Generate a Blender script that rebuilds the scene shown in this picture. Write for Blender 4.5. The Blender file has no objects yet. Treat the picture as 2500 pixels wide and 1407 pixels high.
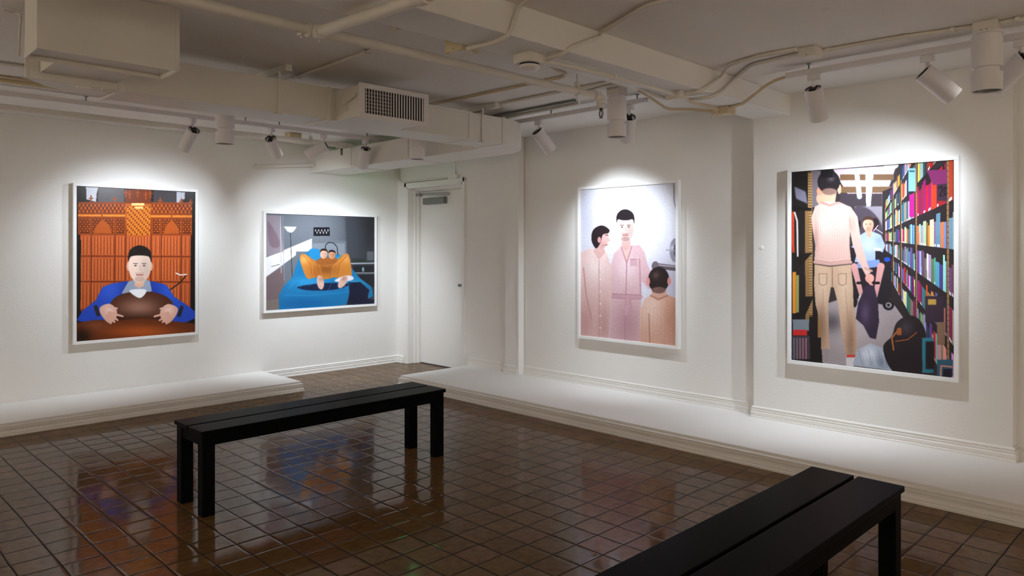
import bpy, bmesh, math, random
import numpy as np
from mathutils import Vector, Matrix
random.seed(5)
SC = bpy.context.scene
COL = SC.collection
PI = math.pi

# ---------------------------------------------------------------- materials
def new_mat(name):
    m = bpy.data.materials.new(name); m.use_nodes = True
    return m, m.node_tree.nodes, m.node_tree.links, m.node_tree.nodes['Principled BSDF']

def plain(name, col, rough=.5, metal=0.0, spec=.5, bump=0.0, scale=40, vary=0.0, coat=0.0):
    m, N, L, b = new_mat(name)
    b.inputs['Base Color'].default_value = (*col, 1); b.inputs['Roughness'].default_value = rough
    b.inputs['Metallic'].default_value = metal; b.inputs['Specular IOR Level'].default_value = spec
    b.inputs['Coat Weight'].default_value = coat
    tc = N.new('ShaderNodeTexCoord'); nz = N.new('ShaderNodeTexNoise'); nz.inputs['Scale'].default_value = scale
    nz.inputs['Detail'].default_value = 4
    L.new(tc.outputs['Object'], nz.inputs['Vector'])
    if bump:
        bp = N.new('ShaderNodeBump'); bp.inputs['Strength'].default_value = bump; bp.inputs['Distance'].default_value = .004
        L.new(nz.outputs['Fac'], bp.inputs['Height']); L.new(bp.outputs['Normal'], b.inputs['Normal'])
    if vary:
        n2 = N.new('ShaderNodeTexNoise'); n2.inputs['Scale'].default_value = scale*.06; n2.inputs['Detail'].default_value = 3
        L.new(tc.outputs['Object'], n2.inputs['Vector'])
        mx = N.new('ShaderNodeMix'); mx.data_type = 'RGBA'
        mx.inputs['A'].default_value = (*[c*(1-vary) for c in col], 1); mx.inputs['B'].default_value = (*[min(1, c*(1+vary)) for c in col], 1)
        L.new(n2.outputs['Fac'], mx.inputs['Factor']); L.new(mx.outputs['Result'], b.inputs['Base Color'])
    return m

def tile_floor():
    m, N, L, b = new_mat('glazed_brown_tile')
    def M(op, a, c=None, d=None):
        n = N.new('ShaderNodeMath'); n.operation = op
        for i, v in enumerate((a, c, d)):
            if v is None: continue
            if isinstance(v, (int, float)): n.inputs[i].default_value = v
            else: L.new(v, n.inputs[i])
        return n.outputs[0]
    tc = N.new('ShaderNodeTexCoord'); sp = N.new('ShaderNodeSeparateXYZ'); L.new(tc.outputs['Object'], sp.inputs[0])
    wob = N.new('ShaderNodeTexNoise'); wob.inputs['Scale'].default_value = 3.0; L.new(tc.outputs['Object'], wob.inputs['Vector'])
    wb = M('MULTIPLY', M('SUBTRACT', wob.outputs['Fac'], .5), .010)
    u = M('DIVIDE', M('ADD', M('SUBTRACT', sp.outputs['X'], 2.545), wb), TX)
    v = M('DIVIDE', M('ADD', M('SUBTRACT', sp.outputs['Y'], 1.995), wb), TY)
    # position inside the tile, 0 at the joint
    du = M('ABSOLUTE', M('SUBTRACT', M('FRACT', M('ADD', u, .5)), .5)); dv = M('ABSOLUTE', M('SUBTRACT', M('FRACT', M('ADD', v, .5)), .5))
    d = M('MINIMUM', du, dv)
    joint = N.new('ShaderNodeMapRange'); L.new(d, joint.inputs['Value'])
    joint.inputs['From Min'].default_value = .014; joint.inputs['From Max'].default_value = .030
    cell = N.new('ShaderNodeCombineXYZ'); L.new(M('FLOOR', u), cell.inputs[0]); L.new(M('FLOOR', v), cell.inputs[1])
    wn = N.new('ShaderNodeTexWhiteNoise'); wn.noise_dimensions = '2D'; L.new(cell.outputs[0], wn.inputs['Vector'])
    ramp = N.new('ShaderNodeValToRGB'); L.new(wn.outputs['Value'], ramp.inputs['Fac'])
    e = ramp.color_ramp.elements
    e[0].position = 0; e[0].color = (.15, .084, .036, 1); e[1].position = 1; e[1].color = (.185, .104, .05, 1)
    for p, c in ((.35, (.16, .088, .036, 1)), (.7, (.18, .103, .043, 1)), (.86, (.19, .092, .05, 1))):
        q = e.new(p); q.color = c
    mott = N.new('ShaderNodeTexNoise'); mott.inputs['Scale'].default_value = 26; mott.inputs['Detail'].default_value = 5
    L.new(tc.outputs['Object'], mott.inputs['Vector'])
    mr = N.new('ShaderNodeMapRange'); L.new(mott.outputs['Fac'], mr.inputs['Value']); mr.inputs['To Min'].default_value = .52; mr.inputs['To Max'].default_value = 1.12
    mul = N.new('ShaderNodeMix'); mul.data_type = 'RGBA'; mul.blend_type = 'MULTIPLY'; mul.inputs['Factor'].default_value = 1
    L.new(ramp.outputs['Color'], mul.inputs['A']); L.new(mr.outputs[0], mul.inputs['B'])
    gr = N.new('ShaderNodeMix'); gr.data_type = 'RGBA'; gr.inputs['A'].default_value = (.022, .015, .010, 1)
    L.new(joint.outputs[0], gr.inputs['Factor']); L.new(mul.outputs['Result'], gr.inputs['B'])
    L.new(gr.outputs['Result'], b.inputs['Base Color'])
    rr = N.new('ShaderNodeMapRange'); L.new(joint.outputs[0], rr.inputs['Value']); rr.inputs['To Min'].default_value = .5; rr.inputs['To Max'].default_value = .085
    L.new(rr.outputs[0], b.inputs['Roughness'])
    b.inputs['Specular IOR Level'].default_value = 0
    # each tile lies at its own slight tilt, with pillowed edges and a rippled glaze
    edge = N.new('ShaderNodeMapRange'); edge.interpolation_type = 'SMOOTHSTEP'; L.new(d, edge.inputs['Value'])
    edge.inputs['From Min'].default_value = .0; edge.inputs['From Max'].default_value = .09
    rip = N.new('ShaderNodeTexNoise'); rip.inputs['Scale'].default_value = 13; rip.inputs['Detail'].default_value = 2; L.new(tc.outputs['Object'], rip.inputs['Vector'])
    hsum = M('ADD', M('MULTIPLY', edge.outputs[0], 1.0), M('MULTIPLY', rip.outputs['Fac'], .22))
    bp = N.new('ShaderNodeBump'); bp.inputs['Strength'].default_value = .5; bp.inputs['Distance'].default_value = .0013; L.new(hsum, bp.inputs['Height'])
    sb = N.new('ShaderNodeVectorMath'); sb.operation = 'SUBTRACT'; L.new(wn.outputs['Color'], sb.inputs[0]); sb.inputs[1].default_value = (.5, .5, .5)
    sc = N.new('ShaderNodeVectorMath'); sc.operation = 'SCALE'; L.new(sb.outputs[0], sc.inputs[0]); sc.inputs['Scale'].default_value = .011
    ad = N.new('ShaderNodeVectorMath'); ad.operation = 'ADD'; L.new(bp.outputs['Normal'], ad.inputs[0]); L.new(sc.outputs[0], ad.inputs[1])
    no = N.new('ShaderNodeVectorMath'); no.operation = 'NORMALIZE'; L.new(ad.outputs[0], no.inputs[0])
    L.new(no.outputs[0], b.inputs['Normal'])
    # thin worn glaze: a weaker mirror than clear glass
    gl = N.new('ShaderNodeBsdfGlossy'); L.new(rr.outputs[0], gl.inputs['Roughness']); L.new(no.outputs[0], gl.inputs['Normal'])
    fr = N.new('ShaderNodeFresnel'); fr.inputs['IOR'].default_value = 1.42; L.new(no.outputs[0], fr.inputs['Normal'])
    mixs = N.new('ShaderNodeMixShader'); L.new(M('MULTIPLY', M('MULTIPLY', fr.outputs[0], .66), M('ADD', M('MULTIPLY', joint.outputs[0], .65), .35)), mixs.inputs[0])
    L.new(b.outputs[0], mixs.inputs[1]); L.new(gl.outputs[0], mixs.inputs[2])
    L.new(mixs.outputs[0], N['Material Output'].inputs['Surface'])
    return m
TX, TY = .1556, .1548

def weak_gloss(m, k):
    N, L = m.node_tree.nodes, m.node_tree.links; b = N['Principled BSDF']; b.inputs['Specular IOR Level'].default_value = 0
    gl = N.new('ShaderNodeBsdfGlossy'); gl.inputs['Roughness'].default_value = b.inputs['Roughness'].default_value
    fr = N.new('ShaderNodeFresnel'); fr.inputs['IOR'].default_value = 1.22
    mu = N.new('ShaderNodeMath'); mu.operation = 'MULTIPLY'; mu.inputs[1].default_value = k; L.new(fr.outputs[0], mu.inputs[0])
    ms = N.new('ShaderNodeMixShader'); L.new(mu.outputs[0], ms.inputs[0]); L.new(b.outputs[0], ms.inputs[1]); L.new(gl.outputs[0], ms.inputs[2])
    L.new(ms.outputs[0], N['Material Output'].inputs['Surface'])
    return m

def attr_mat(name):
    m, N, L, b = new_mat(name)
    a = N.new('ShaderNodeAttribute'); a.attribute_name = 'ink'; L.new(a.outputs['Color'], b.inputs['Base Color'])
    b.inputs['Roughness'].default_value = .3; b.inputs['Specular IOR Level'].default_value = .35
    return m

def emit(name, col, s):
    m, N, L, b = new_mat(name)
    b.inputs['Base Color'].default_value = (*col, 1); b.inputs['Emission Color'].default_value = (*col, 1); b.inputs['Emission Strength'].default_value = s
    return m

MT = dict(
    wall=plain('warm_white_wall_paint', (.80, .79, .768), .62, bump=.25, scale=55, vary=.012, spec=.3),
    ceil=plain('ceiling_paint', (.76, .735, .70), .8, bump=.5, scale=30, vary=.03, spec=.2),
    trim=plain('satin_white_trim_paint', (.80, .785, .755), .4, bump=.12, scale=30, spec=.4),
    deck=plain('white_deck_paint', (.82, .80, .78), .5, bump=.15, scale=12, vary=.02, spec=.4),
    duct=plain('painted_sheet_metal', (.70, .68, .63), .5, bump=.25, scale=18, vary=.025, spec=.4),
    pipe=plain('painted_pipe', (.70, .67, .61), .5, bump=.35, scale=60, spec=.4),
    tan=plain('tan_paint', (.60, .50, .34), .6, bump=.3, scale=60),
    yel=plain('yellowed_cream_paint', (.62, .53, .33), .6, bump=.3, scale=60),
    floor=tile_floor(),
    black=plain('black_stained_wood', (.0045, .0045, .005), .34, bump=.1, scale=90, spec=.16),
    fix=plain('white_fixture_enamel', (.74, .72, .74), .35, spec=.5),
    dark=plain('black_plastic', (.012, .012, .013), .4),
    alu=plain('brushed_reflector', (.22, .225, .24), .4, metal=.6),
    steel=plain('grey_closer_metal', (.20, .21, .20), .42, metal=.35, bump=.1),
    chrome=plain('dull_chrome', (.42, .42, .42), .3, metal=.85),
    brass=plain('dark_bronze', (.05, .035, .02), .45, metal=.4),
    frame=plain('white_lacquer_frame', (.83, .83, .83), .35, spec=.5, bump=.03, scale=120),
    grille=plain('white_grille_enamel', (.72, .69, .69), .4),
    duct_shade=plain('painted_duct_shade', (.012, .010, .010), .9),  # near-black colour standing in for the shade inside the duct
    grey=plain('grey_stem_metal', (.22, .24, .25), .4, metal=.5),
    rubber=plain('dark_threshold', (.05, .05, .055), .6),
    ink=attr_mat('photographic_print'),
    lens=emit('lit_lens', (1, .97, .92), 14.0),
    led=emit('green_indicator', (.1, 1, .3), 7),
)

weak_gloss(MT['black'], .34)

# ---------------------------------------------------------------- geometry
class MB:
    def __init__(s): s.v = []; s.f = []; s.sm = []
    def add(s, vs, fs, smooth=False):
        o = len(s.v); s.v += [tuple(v) for v in vs]; s.f += [tuple(i+o for i in f) for f in fs]; s.sm += [smooth]*len(fs); return s
    def box(s, x0, x1, y0, y1, z0, z1):
        v = [(x, y, z) for x in (x0, x1) for y in (y0, y1) for z in (z0, z1)]
        return s.add(v, [(0, 1, 3, 2), (4, 6, 7, 5), (0, 4, 5, 1), (2, 3, 7, 6), (0, 2, 6, 4), (1, 5, 7, 3)])
    def prism(s, P, z0, z1, smooth_from=None):
        n = len(P); v = [(x, y, z0) for x, y in P]+[(x, y, z1) for x, y in P]
        s.add(v, [tuple(range(n))[::-1], tuple(range(n, 2*n))])
        for i in range(n):
            j = (i+1) % n; o = len(s.v)
            s.add([(*P[i], z0), (*P[j], z0), (*P[j], z1), (*P[i], z1)], [(0, 1, 2, 3)])
        return s
    def tube(s, P, r, n=10, bend=0.0, cap=True):
        P = [Vector(p) for p in P]
        if bend and len(P) > 2:
            Q = [P[0]]
            for a, b, c in zip(P, P[1:], P[2:]):
                d1 = (a-b); d2 = (c-b); k = min(bend, d1.length*.45, d2.length*.45)
                p, q = b+d1.normalized()*k, b+d2.normalized()*k
                for i in range(6):
                    t = i/5; Q.append(p*(1-t)**2+b*2*t*(1-t)+q*t*t)
            Q.append(P[-1]); P = Q
        T = []
        for i in range(len(P)):
            t = (P[min(i+1, len(P)-1)]-P[max(i-1, 0)])
            T.append(t.normalized() if t.length > 1e-9 else Vector((0, 0, 1)))
        up = Vector((0, 0, 1)) if abs(T[0].z) < .9 else Vector((1, 0, 0))
        a = T[0].cross(up).normalized(); rings = []
        for i, p in enumerate(P):
            a = (a-T[i]*a.dot(T[i])).normalized(); b = T[i].cross(a)
            rings.append([p+a*math.cos(2*PI*k/n)*r+b*math.sin(2*PI*k/n)*r for k in range(n)])
        v = [q for R in rings for q in R]; f = []
        for i in range(len(P)-1):
            for k in range(n):
                f.append((i*n+k, i*n+(k+1) % n, (i+1)*n+(k+1) % n, (i+1)*n+k))
        s.add(v, f, True)
        if cap: s.add(rings[0], [tuple(range(n))[::-1]]); s.add(rings[-1], [tuple(range(n))])
        return s
    def lathe(s, prof, n=32, M=None):
        """prof: (radius, z) pairs turned about local Z; sharp where the outline turns."""
        M = M or Matrix()
        for (r0, z0), (r1, z1) in zip(prof, prof[1:]):
            v = [M @ Vector((r*math.cos(2*PI*k/n), r*math.sin(2*PI*k/n), z)) for r, z in ((r0, z0), (r1, z1)) for k in range(n)]
            s.add(v, [(k, (k+1) % n, n+(k+1) % n, n+k) for k in range(n)], True)
        return s
    def sweep(s, path, prof, side=1, closed=False):
        """moulding: prof = (out, z) pairs swept along an XY path, 'out' measured to one side, mitred at the corners."""
        P = [Vector(p) for p in path]; n = len(P); rings = []
        def nrm(d): return Vector((-d.y, d.x))*side
        for i in range(n):
            d1 = (P[i]-P[i-1]).normalized() if i > 0 else None
            d2 = (P[i+1]-P[i]).normalized() if i < n-1 else None
            if d1 is None: m = nrm(d2)
            elif d2 is None: m = nrm(d1)
            else:
                m = (nrm(d1)+nrm(d2)); m = m/max(.2, m.dot(nrm(d1)))
            rings.append([(P[i].x+m.x*o, P[i].y+m.y*o, z) for o, z in prof])
        k = len(prof)
        for i in range(n-1):
            for j in range(k):
                q = (j+1) % k
                s.add([rings[i][j], rings[i+1][j], rings[i+1][q], rings[i][q]], [(0, 1, 2, 3)])
        s.add(rings[0], [tuple(range(k))]); s.add(rings[-1], [tuple(range(k))[::-1]])
        return s
    def build(s, name, mat, parent=None, bevel=0, loc=None, kind=None):
        me = bpy.data.meshes.new(name); me.from_pydata(s.v, [], s.f)
        me.polygons.foreach_set('use_smooth', s.sm)
        me.validate()
        bm = bmesh.new(); bm.from_mesh(me); bmesh.ops.remove_doubles(bm, verts=bm.verts, dist=1e-5); bmesh.ops.recalc_face_normals(bm, faces=bm.faces)
        lim = math.radians(38)
        for e in bm.edges:
            if len(e.link_faces) == 2: e.smooth = e.calc_face_angle(0) < lim
        bm.to_mesh(me); bm.free()
        if not isinstance(mat, (list, tuple)): me.materials.append(mat)
        o = bpy.data.objects.new(name, me); COL.objects.link(o)
        if parent is not None: o.parent = parent
        if loc is not None: o.location = loc
        if bevel:
            b = o.modifiers.new('bevel', 'BEVEL'); b.width = bevel; b.segments = 2; b.limit_method = 'ANGLE'; b.angle_limit = math.radians(50)
        if kind: o['kind'] = kind
        return o

def tag(o, label, cat, group=None):
    o['label'] = label; o['category'] = cat
    if group: o['group'] = group
    return o
def thing(name, label, cat, loc=(0, 0, 0), group=None):
    o = bpy.data.objects.new(name, None); COL.objects.link(o); o.location = loc; o.empty_display_size = .1
    return tag(o, label, cat, group)
def copy_tree(o, parent=None):
    c = o.copy(); COL.objects.link(c)
    if parent is not None: c.parent = parent
    for ch in o.children: copy_tree(ch, c)
    return c
# ---------------------------------------------------------------- printed pictures (procedural colour fields)
class Canvas:
    """A small raster painted shape by shape; quad = corners of the print in sketch coordinates."""
    def __init__(s, w, h, quad, bg):
        s.w, s.h = w, h
        s.a = np.zeros((h, w, 3)); s.a[:] = np.array(bg)/255.0
        src = [(0, 0), (w, 0), (w, h), (0, h)]
        A = []; b = []
        for (x, y), (u, v) in zip(quad, src):
            A.append([x, y, 1, 0, 0, 0, -u*x, -u*y]); b.append(u)
            A.append([0, 0, 0, x, y, 1, -v*x, -v*y]); b.append(v)
        k = np.linalg.solve(np.array(A, float), np.array(b, float))
        s.H = np.append(k, 1).reshape(3, 3)
        s.yy, s.xx = np.mgrid[0:h, 0:w] + 0.5
        s.rng = np.random.RandomState(7)
        Hi = np.linalg.inv(s.H)
        q = Hi @ np.stack([s.xx.ravel(), s.yy.ravel(), np.ones(w*h)])
        s.sx = (q[0]/q[2]).reshape(h, w); s.sy = (q[1]/q[2]).reshape(h, w)
    def T(s, p):
        q = s.H @ np.array([p[0], p[1], 1.0]); return q[0]/q[2], q[1]/q[2]
    @staticmethod
    def smooth(P, n=6):
        out = []; L = len(P)
        for i in range(L):
            p0, p1, p2, p3 = [np.array(P[(i+k-1) % L], float) for k in range(4)]
            for j in range(n):
                t = j/n
                out.append(tuple(0.5*(2*p1+(p2-p0)*t+(2*p0-5*p1+4*p2-p3)*t*t+(3*p1-p0-3*p2+p3)*t**3)))
        return out
    def blur(s, m, k):
        for _ in range(k):
            p = np.pad(m, 1, mode='edge')
            m = (p[1:-1, :-2]+p[1:-1, 1:-1]*2+p[1:-1, 2:])/4
            p = np.pad(m, 1, mode='edge')
            m = (p[:-2, 1:-1]+p[1:-1, 1:-1]*2+p[2:, 1:-1])/4
        return m
    def mask(s, P):
        Q = [s.T(p) for p in P]
        m = np.zeros((s.h, s.w))
        for oy in (-.25, .25):
            c = np.zeros((s.h, s.w), bool); Y = s.yy+oy
            for i in range(len(Q)):
                x1, y1 = Q[i]; x2, y2 = Q[(i+1) % len(Q)]
                if y1 == y2: continue
                cond = (y1 > Y) != (y2 > Y)
                c ^= cond & (s.xx < (x2-x1)*(Y-y1)/(y2-y1)+x1)
            m += c*.5
        return m
    def put(s, m, col, shade=None):
        c = np.array(col)/255.0
        c = np.broadcast_to(c, s.a.shape).copy()
        for sh in (shade or []):
            (cx, cy, r, c2) = sh[:4]; ry = sh[4] if len(sh) > 4 else r
            w = np.exp(-(((s.sx-cx)/r)**2+((s.sy-cy)/ry)**2))[..., None]
            c = c*(1-w)+np.array(c2)/255.0*w
        s.a = s.a*(1-m[..., None])+c*m[..., None]
    def poly(s, P, col, k=1, sm=False, shade=None, op=1.0):
        if sm: P = s.smooth(P)
        s.put(s.blur(s.mask(P), k)*op, col, shade)
    def rect(s, x0, y0, x1, y1, col, k=0, op=1.0): s.poly([(x0, y0), (x1, y0), (x1, y1), (x0, y1)], col, k, op=op)
    def ell(s, cx, cy, rx, ry, col, k=1, ang=0, shade=None, op=1.0):
        a = math.radians(ang); P = []
        for i in range(28):
            t = 2*math.pi*i/28; x, y = rx*math.cos(t), ry*math.sin(t)
            P.append((cx+x*math.cos(a)-y*math.sin(a), cy+x*math.sin(a)+y*math.cos(a)))
        s.poly(P, col, k, shade=shade, op=op)
    def line(s, P, w, col, k=1, w2=None, op=1.0, shade=None):
        m = np.zeros((s.h, s.w)); n = len(P)-1; w2 = w if w2 is None else w2
        for i in range(n):
            (x1, y1), (x2, y2) = P[i], P[i+1]
            a = w+(w2-w)*i/n; b = w+(w2-w)*(i+1)/n
            dx, dy = x2-x1, y2-y1; L2 = dx*dx+dy*dy+1e-9
            t = np.clip(((s.sx-x1)*dx+(s.sy-y1)*dy)/L2, 0, 1)
            d = np.hypot(s.sx-x1-t*dx, s.sy-y1-t*dy)-(a+(b-a)*t)/2
            m = np.maximum(m, np.clip(.5-d/2.5, 0, 1))
        s.put(s.blur(m, k)*op, col, shade)
    def grain(s, amt, k=1, m=None):
        g = s.blur(s.rng.rand(s.h, s.w)-.5, k)*amt*(1+k*1.6)
        if m is not None: g = g*m
        s.a = s.a*(1+g[..., None])
    def head(s, cx, cy, w, h, skin, hair, lean=0, beard=None, hairtop=.32, feat=True):
        s.ell(cx, cy, w, h, skin, 1, lean, shade=[(cx+w*.6, cy+h*.2, w*.7, tuple(v*.86 for v in skin), h)])
        s.poly([(cx-w*1.02, cy-h*.25), (cx-w*.95, cy-h*.8), (cx-w*.4, cy-h*1.12), (cx+w*.35, cy-h*1.12), (cx+w*.95, cy-h*.8), (cx+w*1.02, cy-h*.2),
                (cx+w*.82, cy-h*.5), (cx+w*.3, cy-h*(1-hairtop)), (cx-w*.35, cy-h*(1-hairtop)), (cx-w*.82, cy-h*.5)], hair, 1, sm=True)
        if feat:
            dk = tuple(v*.45 for v in skin)
            for e in (-.38, .38):
                s.line([(cx+w*(e-.17), cy-h*.12), (cx+w*(e+.17), cy-h*.12)], h*.05, dk, 0)
                s.ell(cx+w*e, cy-h*.0, w*.12, h*.045, tuple(v*.4 for v in skin), 0)
            s.line([(cx+w*.03, cy), (cx+w*.08, cy+h*.3)], w*.08, tuple(v*.82 for v in skin), 1)
            s.line([(cx-w*.28, cy+h*.53), (cx+w*.28, cy+h*.53)], h*.07, (178, 98, 92), 0)
            if beard: s.line([(cx-w*.35, cy+h*.43), (cx+w*.35, cy+h*.43)], h*.05, beard, 1, op=.6); s.ell(cx, cy+h*.78, w*.45, h*.17, beard, 2, op=.45)

def art_panel():
    c = Canvas(300, 397, [(147, 105), (1030, 148), (1035, 1192), (158, 1268)], (24, 18, 18))
    c.rect(310, 110, 505, 230, (84, 78, 82), 3); c.rect(720, 130, 890, 240, (62, 58, 62), 4)
    c.poly([(220, 112), (311, 116), (300, 160), (296, 225), (222, 205)], (196, 198, 208), 1)
    c.poly([(893, 145), (957, 150), (955, 200), (935, 205), (930, 242), (893, 240)], (180, 184, 196), 1)
    c.rect(163, 225, 1010, 325, (138, 60, 16)); c.rect(163, 325, 1010, 470, (142, 62, 18))
    m = np.zeros((c.h, c.w)); m[int(c.T((500, 225))[1]):int(c.T((500, 470))[1])] = 1
    for i in range(58):                                             # carved tracery: loops of light and dark timber
        x = 172+i*14.6
        for y in (250, 272, 296):
            c.ell(x, y, 5, 7, (206, 104, 34) if (i+y//8) % 2 else (86, 30, 8), 0)
    for x0, x1 in ((175, 250), (268, 425), (450, 505), (722, 770), (790, 925), (940, 1000)):
        c.rect(x0, 350, x1, 458, (92, 36, 10)); w = (x1-x0)
        for j in range(int(w/12)):
            for q in range(6): c.ell(x0+8+j*12.5, 358+q*17, 4, 6, (206, 104, 34) if (j+q) % 2 else (150, 66, 20), 0)
        if w > 100: c.poly([(x0+8, 460), (x0+w*.2, 400), (x0+w*.5, 355), (x0+w*.8, 400), (x1-8, 460)], (176, 82, 28), 1, sm=False)
    c.rect(163, 318, 515, 334, (226, 132, 44)); c.rect(705, 322, 1010, 338, (222, 128, 44))
    c.rect(180, 470, 1005, 1040, (170, 76, 34))
    for x0, x1 in ((185, 262), (268, 435), (448, 515), (528, 705), (716, 780), (786, 928), (938, 1000)):
        for y0, y1 in ((475, 630), (640, 820), (830, 1030)):
            c.rect(x0, y0, x1, y1, (186, 88, 42), 1); n = max(2, int((x1-x0)/22))
            for j in range(n):
                xx = x0+(j+.5)*(x1-x0)/n
                c.line([(xx-4, y0+12), (xx-4, y1-14)], 5, (212, 112, 62), 0); c.line([(xx+6, y0+12), (xx+6, y1-14)], 4, (132, 52, 22), 0)
            c.line([(x0, y1), (x1, y1)], 7, (104, 38, 16), 1)
        c.line([(x1+3, 470), (x1+3, 1035)], 6, (92, 34, 14), 0)
    c.poly([(508, 240), (555, 225), (660, 225), (708, 240), (700, 400), (690, 470), (620, 486), (540, 470), (520, 400)], (178, 88, 26), 1)
    c.rect(510, 130, 705, 235, (110, 46, 16), 1)
    for j in range(13):
        for q in range(15): c.ell(532+j*13.5, 262+q*14.5, 4.5, 6, (232, 138, 42) if (j*2+q) % 3 else (110, 46, 12), 0)
    c.rect(560, 232, 655, 250, (250, 206, 132), 1); c.rect(585, 258, 645, 275, (244, 190, 120), 1)
    for x, t in ((258, 180), (340, 280), (435, 185), (515, 135), (545, 145), (605, 135), (665, 150), (700, 140), (772, 195), (858, 290), (930, 200), (998, 205)):
        c.line([(x, t), (x, t+50)], 11, (150, 66, 22), 0); c.line([(x-14, t+18), (x+14, t+18)], 8, (150, 66, 22), 0)
    c.rect(1002, 500, 1036, 1120, (18, 14, 16), 1); c.rect(150, 510, 186, 1100, (20, 14, 14), 1)
    c.grain(.16, 0)
    c.line([(850, 880), (930, 820), (968, 770)], 9, (28, 20, 22), 0); c.line([(893, 755), (925, 768), (970, 764)], 9, (232, 226, 226), 0)
    # man in a blue jacket
    c.poly([(160, 1110), (200, 1040), (300, 960), (350, 860), (420, 835), (540, 815), (620, 850), (700, 812), (815, 840), (850, 880), (880, 930), (1000, 1010), (1036, 1040), (1036, 1090), (960, 1125), (800, 1120), (400, 1110), (220, 1125)],
           (34, 72, 190), 1, shade=[(430, 900, 90, (52, 100, 226)), (820, 900, 80, (46, 92, 216)), (620, 950, 160, (20, 44, 130))])
    c.poly([(540, 820), (600, 800), (660, 800), (700, 815), (715, 890), (600, 925), (490, 908)], (150, 162, 184), 1)
    c.poly([(590, 800), (662, 800), (655, 850), (620, 868), (585, 850)], (224, 176, 152), 1)
    c.ell(540, 705, 14, 34, (226, 178, 156)); c.ell(708, 705, 12, 32, (214, 166, 144))
    c.head(624, 700, 84, 130, (244, 214, 200), (28, 22, 22), beard=(176, 140, 120), hairtop=.42)
    # rounded brown leather bolster in the foreground
    c.poly([(440, 1120), (400, 1030), (430, 950), (520, 905), (640, 893), (760, 905), (850, 950), (880, 1020), (860, 1110), (640, 1150)], (74, 36, 22), 1, sm=True,
           shade=[(620, 1010, 150, (150, 108, 92), 70), (620, 1130, 200, (40, 18, 12), 50)])
    c.poly([(158, 1130), (300, 1105), (450, 1110), (640, 1090), (850, 1110), (1036, 1130), (1036, 1200), (158, 1272)], (98, 44, 20), 2,
           shade=[(640, 1190, 260, (176, 84, 32), 50), (300, 1150, 90, (130, 70, 44), 30), (200, 1230, 60, (30, 16, 12))])
    c.poly([(560, 880), (660, 876), (672, 900), (626, 942), (560, 905)], (238, 238, 242), 1, sm=True)
    for s_ in (1, -1):                                               # hands folded over its edge
        X = lambda v: 618+s_*(v-618)
        c.poly([(X(330), 1015), (X(400), 985), (X(455), 1030), (X(450), 1095), (X(400), 1130), (X(345), 1075)], (226, 176, 158), 1, sm=True, shade=[(X(400), 1030, 35, (244, 206, 192))])
        for q, (ex, ey) in enumerate(((500, 1078), (462, 1106), (440, 1120), (412, 1130))): c.line([(X(400-6*q), 1050+12*q), (X(ex), ey)], 20, (224, 172, 154), 0, w2=14)
        c.line([(X(400), 1010), (X(458), 1020)], 18, (230, 184, 168), 0, w2=12); c.line([(X(300), 1010), (X(318), 1068)], 28, (40, 38, 46), 1)
    return c

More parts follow.
